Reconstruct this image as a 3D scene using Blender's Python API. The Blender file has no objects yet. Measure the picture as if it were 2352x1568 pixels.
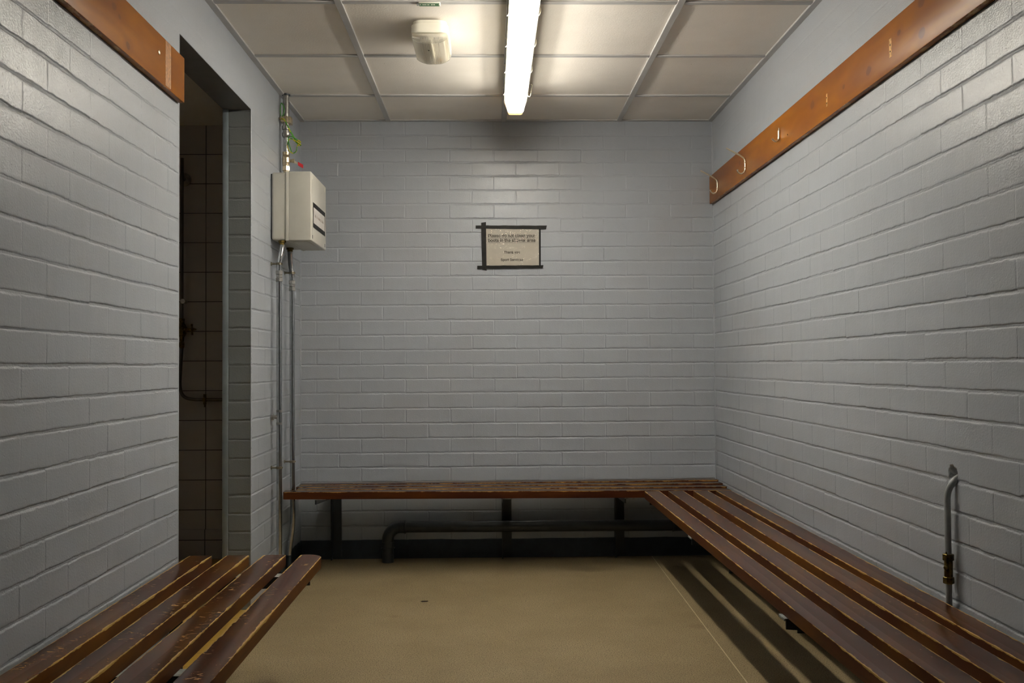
import bpy, bmesh, math, random
import numpy as np
from mathutils import Vector, Matrix
random.seed(7)
rng = np.random.default_rng(11)
C = bpy.context.scene.collection
sc = bpy.context.scene
PI = math.pi

# ------------------------------------------------------------------ room measures (metres)
XL, XR, D, H = -0.961, 1.139, 4.9146, 2.206      # left wall, right wall, back wall, ceiling
YF = -1.0                                         # wall behind the viewer
DN, DF, DH = 3.008, 3.902, 2.003                  # doorway: near jamb, far jamb, head
WT = 0.110                                        # thickness of the left wall

# ------------------------------------------------------------------ node helpers
def mat(name):
    m = bpy.data.materials.new(name); m.use_nodes = True
    nt = m.node_tree; nt.nodes.clear()
    out = nt.nodes.new('ShaderNodeOutputMaterial')
    b = nt.nodes.new('ShaderNodeBsdfPrincipled')
    nt.links.new(b.outputs[0], out.inputs[0])
    return m, nt, b
def N(nt, typ, **kw):
    n = nt.nodes.new(typ)
    for k, v in kw.items():
        if k.startswith('i_'):
            key = k[2:]
            n.inputs[int(key) if key.isdigit() else key].default_value = v
        else: setattr(n, k, v)
    return n
def L(nt, a, b): nt.links.new(a, b)
def coords(nt, scale=(1, 1, 1), kind='Object'):
    t = N(nt, 'ShaderNodeTexCoord'); mp = N(nt, 'ShaderNodeMapping'); mp.inputs['Scale'].default_value = scale
    L(nt, t.outputs[kind], mp.inputs[0]); return mp.outputs[0]
def noise(nt, vec, scale, detail=3, rough=.55, dist=0):
    n = N(nt, 'ShaderNodeTexNoise'); n.inputs['Scale'].default_value = scale
    n.inputs['Detail'].default_value = detail; n.inputs['Roughness'].default_value = rough
    n.inputs['Distortion'].default_value = dist
    L(nt, vec, n.inputs['Vector']); return n.outputs['Fac']
def ramp(nt, fac, stops):
    r = N(nt, 'ShaderNodeValToRGB'); e = r.color_ramp.elements
    while len(e) < len(stops): e.new(.5)
    for el, (p, c) in zip(e, stops):
        el.position = p; el.color = (*c, 1) if len(c) == 3 else c
    L(nt, fac, r.inputs[0]); return r.outputs[0]
def mth(nt, op, a, b=None, clamp=False):
    n = N(nt, 'ShaderNodeMath', operation=op); n.use_clamp = clamp
    for i, v in enumerate((a, b)):
        if v is None: continue
        if isinstance(v, (int, float)): n.inputs[i].default_value = v
        else: L(nt, v, n.inputs[i])
    return n.outputs[0]
def step(nt, x, lo, hi):
    n = N(nt, 'ShaderNodeMapRange'); n.interpolation_type = 'SMOOTHSTEP'
    n.inputs[1].default_value = lo; n.inputs[2].default_value = hi
    L(nt, x, n.inputs[0]); return n.outputs[0]
def mix(nt, fac, a, b):
    n = N(nt, 'ShaderNodeMix', data_type='RGBA')
    if isinstance(fac, (int, float)): n.inputs[0].default_value = fac
    else: L(nt, fac, n.inputs[0])
    for i, v in ((6, a), (7, b)):
        if isinstance(v, tuple): n.inputs[i].default_value = (*v, 1)
        else: L(nt, v, n.inputs[i])
    return n.outputs[2]
def bump(nt, b, h, strength, dist):
    n = N(nt, 'ShaderNodeBump'); n.inputs['Strength'].default_value = strength; n.inputs['Distance'].default_value = dist
    L(nt, h, n.inputs['Height']); L(nt, n.outputs[0], b.inputs['Normal'])
def simple(name, col, rough=.5, metal=0, coat=0, spec=.5, var=.06, vscale=14, bmp=0, bscale=300, bdist=.0004):
    m, nt, b = mat(name)
    v = coords(nt)
    f = noise(nt, v, vscale, 4)
    lo = tuple(c * (1 - var * 2) for c in col); hi = tuple(min(1, c * (1 + var * 2)) for c in col)
    L(nt, ramp(nt, f, [(.3, lo), (.7, hi)]), b.inputs['Base Color'])
    b.inputs['Roughness'].default_value = rough; b.inputs['Metallic'].default_value = metal
    b.inputs['Coat Weight'].default_value = coat; b.inputs['Specular IOR Level'].default_value = spec
    if bmp: bump(nt, b, noise(nt, v, bscale, 3), bmp, bdist)
    return m

# ------------------------------------------------------------------ materials
def make_wall_paint(name, base, grime):
    m, nt, b = mat(name)
    v = coords(nt)
    big = noise(nt, v, 2.2, 4, .6)
    fine = noise(nt, v, 30, 4, .6)
    c = mix(nt, step(nt, big, .42, .75), base, grime)
    dark = tuple(x * .9 for x in base)
    c = mix(nt, mth(nt, 'MULTIPLY', step(nt, fine, .55, .8), .5), c, dark)
    L(nt, c, b.inputs['Base Color'])
    b.inputs['Roughness'].default_value = .29; b.inputs['Specular IOR Level'].default_value = .55
    peel = noise(nt, v, 200, 3, .6)
    drip = noise(nt, coords(nt, (60, 60, 9)), 1.0, 3, .5)
    pit = step(nt, noise(nt, v, 95, 2, .5), .70, .78)
    ja = N(nt, 'ShaderNodeAttribute'); ja.attribute_name = 'joint'
    rag = mth(nt, 'MULTIPLY', mth(nt, 'SUBTRACT', noise(nt, v, 190, 4, .7, .4), .5), mth(nt, 'MULTIPLY', ja.outputs['Fac'], 2.6))
    h = mth(nt, 'ADD', mth(nt, 'MULTIPLY', peel, .8), mth(nt, 'MULTIPLY', drip, .35))
    h = mth(nt, 'ADD', h, rag)
    h = mth(nt, 'SUBTRACT', h, mth(nt, 'MULTIPLY', pit, .6))
    bump(nt, b, h, .75, .0012)
    return m
M_WALL = make_wall_paint('grey_gloss_wall_paint', (.352, .380, .418), (.35, .368, .395))

def make_floor():
    m, nt, b = mat('speckled_tan_floor')
    v = coords(nt)
    big = noise(nt, v, 3.5, 5, .6)
    c = ramp(nt, big, [(.3, (.25, .19, .097)), (.55, (.30, .232, .125)), (.75, (.335, .262, .148))])
    g = noise(nt, v, 260, 2, .7)
    c = mix(nt, step(nt, g, .50, .60), c, (.095, .066, .028))
    c = mix(nt, mth(nt, 'MULTIPLY', step(nt, noise(nt, v, 330, 2, .6), .60, .72), .7), c, (.50, .40, .24))
    vo = N(nt, 'ShaderNodeTexVoronoi'); vo.inputs['Scale'].default_value = 46; L(nt, v, vo.inputs['Vector'])
    sp = mth(nt, 'SUBTRACT', 1.0, step(nt, vo.outputs['Distance'], .05, .12))
    rnd = step(nt, vo.outputs['Color'], .62, .66)
    c = mix(nt, mth(nt, 'MULTIPLY', sp, rnd), c, (.07, .045, .02))
    # two worn stains
    for (x, y, r, s) in ((.756, 3.583, .055, .8), (-.38, 3.777, .03, .7), (.35, 2.95, .2, .25)):
        sx = N(nt, 'ShaderNodeVectorMath', operation='DISTANCE'); L(nt, v, sx.inputs[0]); sx.inputs[1].default_value = (x, y, 0)
        d = mth(nt, 'ADD', sx.outputs['Value'], mth(nt, 'MULTIPLY', mth(nt, 'SUBTRACT', noise(nt, v, 40, 4, .7), .5), r * 1.6))
        k = mth(nt, 'SUBTRACT', 1.0, step(nt, d, r * .2, r))
        c = mix(nt, mth(nt, 'MULTIPLY', k, s * .6), c, (.15, .10, .045))
    L(nt, c, b.inputs['Base Color'])
    b.inputs['Roughness'].default_value = .55; b.inputs['Specular IOR Level'].default_value = .35
    bump(nt, b, g, .25, .0006)
    return m
M_FLOOR = make_floor()

def make_ceiling_tile():
    m, nt, b = mat('textured_cream_ceiling_tile')
    v = coords(nt)
    g = noise(nt, v, 150, 4, .62)
    c = ramp(nt, noise(nt, v, 5, 4), [(.3, (.81, .765, .70)), (.7, (.87, .825, .76))])
    vo = N(nt, 'ShaderNodeTexVoronoi'); vo.inputs['Scale'].default_value = 11; L(nt, v, vo.inputs['Vector'])
    sp = mth(nt, 'SUBTRACT', 1.0, step(nt, vo.outputs['Distance'], .012, .025))
    c = mix(nt, mth(nt, 'MULTIPLY', sp, step(nt, vo.outputs['Color'], .6, .65)), c, (.2, .17, .12))
    L(nt, c, b.inputs['Base Color']); b.inputs['Roughness'].default_value = .75
    bump(nt, b, g, .45, .0018)
    return m
M_TILE = make_ceiling_tile()
M_TEE = simple('grey_white_ceiling_grid', (.46, .455, .45), .4, var=.03)

def make_slat(name, dark, warm, wear_col, half, wearing=1.0, rough=.26):
    # local axes of a slat: x along, y across, z = 0 at the top face
    m, nt, b = mat(name)
    t = N(nt, 'ShaderNodeTexCoord'); v = t.outputs['Object']
    oi = N(nt, 'ShaderNodeObjectInfo')
    off = N(nt, 'ShaderNodeVectorMath', operation='ADD'); L(nt, v, off.inputs[0])
    cb = N(nt, 'ShaderNodeCombineXYZ'); L(nt, mth(nt, 'MULTIPLY', oi.outputs['Random'], 31.7), cb.inputs[0])
    L(nt, mth(nt, 'MULTIPLY', oi.outputs['Random'], 5.3), cb.inputs[2])
    L(nt, cb.outputs[0], off.inputs[1]); v2 = off.outputs[0]
    def mapped(s):
        mp = N(nt, 'ShaderNodeMapping'); mp.inputs['Scale'].default_value = s; L(nt, v2, mp.inputs[0]); return mp.outputs[0]
    grain = noise(nt, mapped((2.5, 60, 60)), 1.0, 4, .6, .4)
    patch = noise(nt, mapped((3.2, 9, 9)), 1.0, 3, .5)
    c = mix(nt, step(nt, patch, .42, .68), dark, warm)
    c = mix(nt, mth(nt, 'MULTIPLY', step(nt, grain, .45, .75), .4), c, tuple(x * .45 for x in dark))
    kn = N(nt, 'ShaderNodeTexVoronoi'); kn.inputs['Scale'].default_value = 1.0; L(nt, mapped((3.3, 9, 9)), kn.inputs['Vector'])
    kk = mth(nt, 'MULTIPLY', mth(nt, 'SUBTRACT', 1.0, step(nt, kn.outputs['Distance'], .06, .17)), step(nt, kn.outputs['Color'], .5, .55))
    c = mix(nt, mth(nt, 'MULTIPLY', kk, .8), c, (.02, .008, .004))
    sep = N(nt, 'ShaderNodeSeparateXYZ'); L(nt, v, sep.inputs[0])
    ay = mth(nt, 'ABSOLUTE', sep.outputs[1])
    din = mth(nt, 'SUBTRACT', half, ay)                      # in from the long edge
    dz = mth(nt, 'MULTIPLY', sep.outputs[2], -1.0)            # down from the top
    d = mth(nt, 'ADD', mth(nt, 'MAXIMUM', din, 0.0), mth(nt, 'MULTIPLY', mth(nt, 'MAXIMUM', dz, 0.0), 1.1))
    w1 = noise(nt, mapped((16, 40, 40)), 1.0, 5, .7)
    w2 = noise(nt, mapped((2.3, 3, 3)), 1.0, 2, .5)
    lim = mth(nt, 'ADD', mth(nt, 'MULTIPLY', mth(nt, 'SUBTRACT', w1, .47), .018), mth(nt, 'MULTIPLY', mth(nt, 'SUBTRACT', w2, .47), .012 * wearing))
    lim = mth(nt, 'ADD', lim, .0006 + .0012 * wearing)
    edge = step(nt, mth(nt, 'SUBTRACT', lim, d), -.0006, .0009)
    # scratches on the top, running mostly across the slat
    s1 = noise(nt, mapped((75, 34, 20)), 1.0, 5, .72, 1.2)
    s2 = noise(nt, mapped((5, 22, 20)), 1.0, 3, .6)
    scr = mth(nt, 'MULTIPLY', step(nt, s1, .655 - .065 * wearing ** 3, .69 - .065 * wearing ** 3), step(nt, s2, .62 - .08 * wearing ** 3, .68 - .08 * wearing ** 3))
    top = step(nt, sep.outputs[2], -.0025, -.001)
    wear = mth(nt, 'MAXIMUM', edge, mth(nt, 'MULTIPLY', scr, top), True)
    wc = mix(nt, noise(nt, mapped((30, 60, 60)), 1.0, 2), wear_col, tuple(x * .6 for x in wear_col))
    ge0 = N(nt, 'ShaderNodeTexCoord'); c = mix(nt, wear, c, wc)
    L(nt, c, b.inputs['Base Color'])
    ge = N(nt, 'ShaderNodeTexCoord'); sn = N(nt, 'ShaderNodeSeparateXYZ'); L(nt, ge.outputs['Normal'], sn.inputs[0])
    side = mth(nt, 'SUBTRACT', 1.0, step(nt, sn.outputs[2], .3, .9))
    r = mth(nt, 'ADD', mth(nt, 'ADD', rough, mth(nt, 'MULTIPLY', side, .3)), mth(nt, 'MULTIPLY', wear, .35)); L(nt, r, b.inputs['Roughness'])
    L(nt, mth(nt, 'SUBTRACT', .34, mth(nt, 'MULTIPLY', side, .2)), b.inputs['Specular IOR Level'])
    h = mth(nt, 'SUBTRACT', mth(nt, 'MULTIPLY', grain, .25), mth(nt, 'MULTIPLY', wear, .8))
    bump(nt, b, h, .5, .0006)
    return m
M_SLAT = make_slat('worn_red_brown_varnish', (.070, .020, .006), (.112, .038, .004), (.48, .31, .09), .035, .75)
M_SLATDARK = make_slat('dark_red_brown_varnish', (.050, .0125, .004), (.082, .022, .0035), (.44, .27, .075), .035, .7)
M_SLATWORN = make_slat('scuffed_red_brown_varnish', (.066, .018, .005), (.130, .046, .004), (.52, .34, .10), .035, 1.0)

def make_board(name, knots, half):
    m, nt, b = mat(name)
    t = N(nt, 'ShaderNodeTexCoord'); v = t.outputs['Object']
    def mapped(s):
        mp = N(nt, 'ShaderNodeMapping'); mp.inputs['Scale'].default_value = s; L(nt, v, mp.inputs[0]); return mp.outputs[0]
    warp = noise(nt, mapped((2.0, 5, 7)), 1.0, 3, .5)
    sep = N(nt, 'ShaderNodeSeparateXYZ'); L(nt, v, sep.inputs[0])
    ring = mth(nt, 'ADD', mth(nt, 'MULTIPLY', sep.outputs[2], 140.0), mth(nt, 'MULTIPLY', warp, 26.0))
    rings = mth(nt, 'MULTIPLY', mth(nt, 'ADD', mth(nt, 'SINE', ring), 1.0), .5)
    fine = noise(nt, mapped((5, 150, 150)), 1.0, 3, .6)
    c = ramp(nt, noise(nt, mapped((2.4, 4, 6)), 1.0, 3, .6), [(.3, (.20, .062, .005)), (.55, (.285, .096, .004)), (.75, (.37, .135, .004))])
    c = mix(nt, mth(nt, 'MULTIPLY', rings, .34), c, (.19, .05, .006))
    c = mix(nt, mth(nt, 'MULTIPLY', step(nt, fine, .55, .75), .3), c, (.20, .06, .01))
    for (x, z, r) in knots:
        dv = N(nt, 'ShaderNodeVectorMath', operation='SUBTRACT'); L(nt, v, dv.inputs[0]); dv.inputs[1].default_value = (x, 0, z)
        sc_ = N(nt, 'ShaderNodeVectorMath', operation='MULTIPLY'); L(nt, dv.outputs[0], sc_.inputs[0]); sc_.inputs[1].default_value = (.7, 0, 1)
        ln = N(nt, 'ShaderNodeVectorMath', operation='LENGTH'); L(nt, sc_.outputs[0], ln.inputs[0])
        dd = mth(nt, 'ADD', ln.outputs['Value'], mth(nt, 'MULTIPLY', mth(nt, 'SUBTRACT', noise(nt, mapped((60, 60, 60)), 1.0, 3), .5), r * .7))
        k = mth(nt, 'SUBTRACT', 1.0, step(nt, dd, r * .6, r * 1.05))
        c = mix(nt, mth(nt, 'MULTIPLY', k, .95), c, (.085, .034, .022))
        halo = mth(nt, 'MULTIPLY', mth(nt, 'SUBTRACT', 1.0, step(nt, dd, r, r * 3)), .45)
        c = mix(nt, halo, c, (.22, .065, .01))
    ed = mth(nt, 'SUBTRACT', half, mth(nt, 'ABSOLUTE', sep.outputs[2]))
    w = step(nt, mth(nt, 'SUBTRACT', mth(nt, 'MULTIPLY', mth(nt, 'SUBTRACT', noise(nt, mapped((14, 40, 40)), 1.0, 4, .7), .52), .02), ed), 0, .001)
    c = mix(nt, mth(nt, 'MULTIPLY', w, .7), c, (.55, .36, .15))
    L(nt, c, b.inputs['Base Color'])
    b.inputs['Roughness'].default_value = .34; b.inputs['Specular IOR Level'].default_value = .2
    bump(nt, b, mth(nt, 'ADD', rings, fine), .15, .0005)
    return m

M_DARK = simple('dark_blue_black_paint', (.019, .026, .031), .42, var=.12, vscale=20, bmp=.3, bscale=60, bdist=.002)
M_PVC = simple('dark_grey_soil_pipe', (.034, .041, .045), .33, var=.08, vscale=25, bmp=.2, bscale=120)
M_PALE = simple('pale_grey_bracket_paint', (.30, .33, .32), .5, var=.2, vscale=60)
M_CHROME = simple('tarnished_chrome', (.46, .47, .48), .18, 1, var=.06, vscale=50, bmp=.05, bscale=40)
M_STEEL = simple('dull_nickel', (.36, .35, .33), .36, 1, var=.12, vscale=70, bmp=.2, bscale=150)
M_DULL = simple('dulled_dark_chrome', (.13, .12, .105), .36, 1, var=.1)
M_CLIP = simple('dull_bronze_clip', (.30, .27, .20), .38, 1, var=.15, vscale=90)
M_BRASS = simple('plated_brass_fitting', (.66, .55, .38), .3, 1, var=.12, vscale=80)
M_OLDBRASS = simple('dark_tarnished_brass', (.14, .10, .03), .42, 1, var=.35, vscale=90, bmp=.3, bscale=200)
M_CREAM = simple('cream_powder_coat', (.53, .515, .455), .38, var=.02, bmp=.06, bscale=500)
M_WHITEPL = simple('ivory_plastic', (.80, .77, .66), .35, var=.03)
M_HOOK = simple('anodised_hook_metal', (.82, .76, .62), .33, .85, var=.08, vscale=60)
M_RED = simple('red_vinyl_sleeve', (.55, .02, .03), .4, var=.05)
M_GREEN = simple('green_wire_insulation', (.05, .26, .02), .35, var=.1)
def striped_wire():
    m, nt, b = mat('green_yellow_wire')
    v = coords(nt, (1, 1, 1))
    s = noise(nt, v, 55, 1, .3)
    L(nt, ramp(nt, s, [(.47, (.06, .25, .012)), (.5, (.58, .50, .02))]), b.inputs['Base Color'])
    b.inputs['Roughness'].default_value = .35
    return m
M_EARTH = striped_wire()
M_GREYPIPE = simple('grey_painted_copper', (.30, .315, .32), .42, var=.05, bmp=.2, bscale=150)
M_TAPE = simple('black_electrical_tape', (.011, .010, .009), .5, spec=.18, var=.2, vscale=40, bmp=.35, bscale=45, bdist=.002)
M_PAPER = simple('off_white_paper', (.55, .53, .50), .8, var=.04, vscale=9)
M_INK = simple('black_ink', (.03, .024, .02), .7, var=.1)
M_FAINT = simple('faded_grey_ink', (.30, .25, .22), .7, var=.1)
M_GREENTAG = simple('green_printed_label', (.03, .13, .05), .4, var=.15, vscale=120)
M_WHITETAG = simple('white_label_plastic', (.75, .75, .66), .4, var=.04)
M_SCAR = simple('bare_pale_pine', (.62, .34, .10), .6, var=.2, vscale=90)
M_HOLE = simple('dark_screw_hole', (.012, .008, .005), .9, var=.1)
M_SEAM = simple('pale_weld_bead', (.52, .42, .26), .5, var=.06)
M_SCRAP = simple('dry_leaf_scrap', (.05, .03, .015), .8, var=.2)

def make_tiles(name, col, grout, sx, sy, rough, axis):
    m, nt, b = mat(name)
    t = N(nt, 'ShaderNodeTexCoord'); mp = N(nt, 'ShaderNodeMapping'); L(nt, t.outputs['Object'], mp.inputs[0])
    sep = N(nt, 'ShaderNodeSeparateXYZ'); L(nt, mp.outputs[0], sep.inputs[0])
    a, c_ = {'xz': (0, 2), 'xy': (0, 1), 'yz': (1, 2)}[axis]
    g = None
    for k, o in ((a, sx), (c_, sy)):
        f = mth(nt, 'FRACT', mth(nt, 'DIVIDE', mth(nt, 'ADD', sep.outputs[k], 30.0 - o), .15))
        e = mth(nt, 'MINIMUM', f, mth(nt, 'SUBTRACT', 1.0, f))
        g = e if g is None else mth(nt, 'MINIMUM', g, e)
    k = step(nt, g, .008, .018)
    v = mp.outputs[0]
    cc = ramp(nt, noise(nt, v, 3, 4), [(.3, tuple(x * .85 for x in col)), (.7, col)])
    L(nt, mix(nt, k, grout, cc), b.inputs['Base Color']); b.inputs['Roughness'].default_value = rough
    bump(nt, b, k, .4, .001)
    return m
M_SHOWERTILE = make_tiles('brown_white_shower_tile', (.50, .47, .45), (.06, .05, .045), -1.443, 1.147, .25, 'xz')
M_SHOWERSIDE = make_tiles('brown_white_shower_tile_side', (.50, .47, .45), (.06, .05, .045), 3.9, 1.147, .25, 'yz')
M_QUARRY = make_tiles('yellow_floor_tile', (.45, .27, .045), (.16, .10, .03), -.96, 3.171, .3, 'xy')

def make_lamp():
    m, nt, b = mat('lit_prismatic_diffuser')
    b.inputs['Base Color'].default_value = (.9, .88, .8, 1)
    b.inputs['Emission Color'].default_value = (1, .945, .85, 1)
    ge = N(nt, 'ShaderNodeNewGeometry'); sn = N(nt, 'ShaderNodeSeparateXYZ'); L(nt, ge.outputs['Normal'], sn.inputs[0])
    dn = step(nt, mth(nt, 'MULTIPLY', sn.outputs[2], -1.0), .3, .95)          # the prismatic underside throws most of its light downward
    L(nt, mth(nt, 'ADD', 13.0, mth(nt, 'MULTIPLY', dn, 125.0)), b.inputs['Emission Strength'])
    tr = N(nt, 'ShaderNodeBsdfTransparent'); tr.inputs[0].default_value = (.97, .96, .93, 1)
    mx = N(nt, 'ShaderNodeMixShader'); mx.inputs[0].default_value = .72
    L(nt, b.outputs[0], mx.inputs[1]); L(nt, tr.outputs[0], mx.inputs[2]); L(nt, mx.outputs[0], [n for n in nt.nodes if n.type == 'OUTPUT_MATERIAL'][0].inputs[0])
    return m
def make_tube():
    m, nt, b = mat('lit_fluorescent_tube')
    b.inputs['Emission Color'].default_value = (1, .945, .85, 1); b.inputs['Emission Strength'].default_value = 64.0
    return m
M_TUBE = make_tube()
M_LAMP = make_lamp()
def make_endcap():
    m = bpy.data.materials.new('translucent_lamp_end'); m.use_nodes = True; nt = m.node_tree; nt.nodes.clear()
    out = N(nt, 'ShaderNodeOutputMaterial'); a = N(nt, 'ShaderNodeBsdfTranslucent'); d = N(nt, 'ShaderNodeBsdfPrincipled')
    v = coords(nt, (1, 1, 1)); w = noise(nt, coords(nt, (400, 20, 20)), 1.0, 2)
    col = ramp(nt, w, [(.3, (.75, .58, .38)), (.7, (.92, .80, .6))])
    L(nt, col, a.inputs[0]); L(nt, col, d.inputs['Base Color']); d.inputs['Roughness'].default_value = .3
    mx = N(nt, 'ShaderNodeMixShader'); mx.inputs[0].default_value = .8; L(nt, d.outputs[0], mx.inputs[1]); L(nt, a.outputs[0], mx.inputs[2])
    L(nt, mx.outputs[0], out.inputs[0]); return m
M_ENDCAP = make_endcap()
def make_clear(name, alpha_white=.18, rough=.12, bumpy=0, tint=(.95, .93, .88)):
    m = bpy.data.materials.new(name); m.use_nodes = True; nt = m.node_tree; nt.nodes.clear()
    out = N(nt, 'ShaderNodeOutputMaterial'); tr = N(nt, 'ShaderNodeBsdfTransparent'); tr.inputs[0].default_value = (*tint, 1)
    d = N(nt, 'ShaderNodeBsdfTranslucent'); d.inputs[0].default_value = (.92, .89, .82, 1)
    g = N(nt, 'ShaderNodeBsdfGlossy'); g.inputs['Roughness'].default_value = rough
    m1 = N(nt, 'ShaderNodeMixShader'); m1.inputs[0].default_value = alpha_white; L(nt, tr.outputs[0], m1.inputs[1]); L(nt, d.outputs[0], m1.inputs[2])
    fr = N(nt, 'ShaderNodeFresnel'); fr.inputs[0].default_value = 1.45
    m2 = N(nt, 'ShaderNodeMixShader'); L(nt, mth(nt, 'MULTIPLY', fr.outputs[0], .65), m2.inputs[0]); L(nt, m1.outputs[0], m2.inputs[1]); L(nt, g.outputs[0], m2.inputs[2])
    if bumpy:
        v = coords(nt, (1, 1, 1))
        bn = N(nt, 'ShaderNodeBump'); bn.inputs['Strength'].default_value = 1; bn.inputs['Distance'].default_value = bumpy
        L(nt, noise(nt, v, 26, 3, .6, .8), bn.inputs['Height']); L(nt, bn.outputs[0], g.inputs['Normal']); L(nt, bn.outputs[0], fr.inputs['Normal'])
    L(nt, m2.outputs[0], out.inputs[0]); return m
M_CLEAR = make_clear('clear_ribbed_plastic', .32, .12)
M_SLEEVE = make_clear('clear_plastic_sleeve', .03, .10, .004)

# ------------------------------------------------------------------ mesh helpers
def link_mesh(name, verts, faces, m, parent=None, smooth=False):
    me = bpy.data.meshes.new(name); me.from_pydata([tuple(v) for v in verts], [], [tuple(f) for f in faces]); me.update()
    if smooth:
        me.polygons.foreach_set('use_smooth', [True] * len(me.polygons))
    o = bpy.data.objects.new(name, me); C.objects.link(o)
    if m: me.materials.append(m)
    if parent: o.parent = parent
    return o
def obj(name, bm, m, parent=None, smooth=True, angle=40):
    me = bpy.data.meshes.new(name); bmesh.ops.recalc_face_normals(bm, faces=bm.faces)
    if smooth:
        for f in bm.faces: f.smooth = True
        lim = math.radians(angle)
        for e in bm.edges:
            if len(e.link_faces) == 2 and e.calc_face_angle(0) > lim: e.smooth = False
    bm.to_mesh(me); bm.free(); me.materials.append(m)
    o = bpy.data.objects.new(name, me); C.objects.link(o)
    if parent: o.parent = parent
    return o
def add_box(bm, lo, hi, bev=0, seg=2):
    x0, y0, z0 = lo; x1, y1, z1 = hi
    vs = [bm.verts.new(p) for p in ((x0, y0, z0), (x1, y0, z0), (x1, y1, z0), (x0, y1, z0), (x0, y0, z1), (x1, y0, z1), (x1, y1, z1), (x0, y1, z1))]
    fs = [bm.faces.new([vs[i] for i in f]) for f in ((3, 2, 1, 0), (4, 5, 6, 7), (0, 1, 5, 4), (1, 2, 6, 5), (2, 3, 7, 6), (3, 0, 4, 7))]
    if bev:
        es = list({e for f in fs for e in f.edges})
        bmesh.ops.bevel(bm, geom=es, offset=bev, segments=seg, profile=.5, affect='EDGES')
def box(name, lo, hi, m, parent=None, bev=0, seg=2):
    bm = bmesh.new(); add_box(bm, lo, hi, bev, seg); return obj(name, bm, m, parent)
def add_tube(bm, pts, r, seg=12, cap=True):
    pts = [Vector(p) for p in pts]; rs = r if isinstance(r, (list, tuple)) else [r] * len(pts)
    tang = []
    for i in range(len(pts)):
        a = pts[max(0, i - 1)]; b = pts[min(len(pts) - 1, i + 1)]
        t = (b - a); tang.append(t.normalized() if t.length > 1e-9 else Vector((0, 0, 1)))
    n = tang[0].orthogonal().normalized(); rings = []
    for i, p in enumerate(pts):
        n = (n - tang[i] * n.dot(tang[i]))
        n = n.normalized() if n.length > 1e-6 else tang[i].orthogonal().normalized()
        b = tang[i].cross(n)
        rings.append([bm.verts.new(p + (n * math.cos(2 * PI * k / seg) + b * math.sin(2 * PI * k / seg)) * rs[i]) for k in range(seg)])
    for a, b in zip(rings, rings[1:]):
        for k in range(seg):
            bm.faces.new((a[k], a[(k + 1) % seg], b[(k + 1) % seg], b[k]))
    if cap:
        bm.faces.new(rings[0][::-1]); bm.faces.new(rings[-1])
def spline(pts, n=8):
    P = [Vector(p) for p in pts]; out = []
    for i in range(len(P) - 1):
        p0, p1, p2, p3 = P[max(0, i - 1)], P[i], P[i + 1], P[min(len(P) - 1, i + 2)]
        for k in range(n):
            t = k / n
            out.append(.5 * ((2 * p1) + (p2 - p0) * t + (2 * p0 - 5 * p1 + 4 * p2 - p3) * t * t + (3 * p1 - p0 - 3 * p2 + p3) * t ** 3))
    out.append(P[-1]); return out
def tube(name, pts, r, m, parent=None, seg=12, smooth_path=0):
    bm = bmesh.new(); add_tube(bm, spline(pts, smooth_path) if smooth_path else pts, r, seg); return obj(name, bm, m, parent)
def lathe_pts(base, axis, prof):
    """profile [(distance along axis, radius)] -> points and radii for add_tube"""
    b = Vector(base); a = Vector(axis).normalized()
    return [b + a * d for d, _ in prof], [r for _, r in prof]
def turned(name, base, axis, prof, m, parent=None, seg=20, angle=35):
    bm = bmesh.new(); p, r = lathe_pts(base, axis, prof); add_tube(bm, p, r, seg)
    return obj(name, bm, m, parent, angle=angle)
def prism(bm, outline, z0, z1, bev=0, seg=2):
    lo = [bm.verts.new((x, y, z0)) for x, y in outline]; hi = [bm.verts.new((x, y, z1)) for x, y in outline]
    n = len(outline); fs = [bm.faces.new(lo[::-1]), bm.faces.new(hi)]
    for i in range(n): fs.append(bm.faces.new((lo[i], lo[(i + 1) % n], hi[(i + 1) % n], hi[i])))
    if bev:
        es = [e for f in fs[:2] for e in f.edges]
        bmesh.ops.bevel(bm, geom=es, offset=bev, segments=seg, profile=.5, affect='EDGES')
def empty(name, loc, label, cat, group=None):
    o = bpy.data.objects.new(name, None); C.objects.link(o); o.location = loc; o.empty_display_size = .05
    o['label'] = label; o['category'] = cat
    if group: o['group'] = group
    bpy.context.view_layer.update()
    return o
def tag(o, label, cat, group=None):
    o['label'] = label; o['category'] = cat
    if group: o['group'] = group
    return o
def under(root, *parts):
    """re-parent world-placed parts below root without moving them"""
    for p in parts:
        p.parent = root; p.matrix_parent_inverse = Matrix.Translation(root.location).inverted()
def setparent(child, par):
    child.parent = par; child.matrix_parent_inverse = par.matrix_world.inverted() if par.type != 'MESH' else Matrix.Identity(4)
def struct(o): o['kind'] = 'structure'; return o

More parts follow.
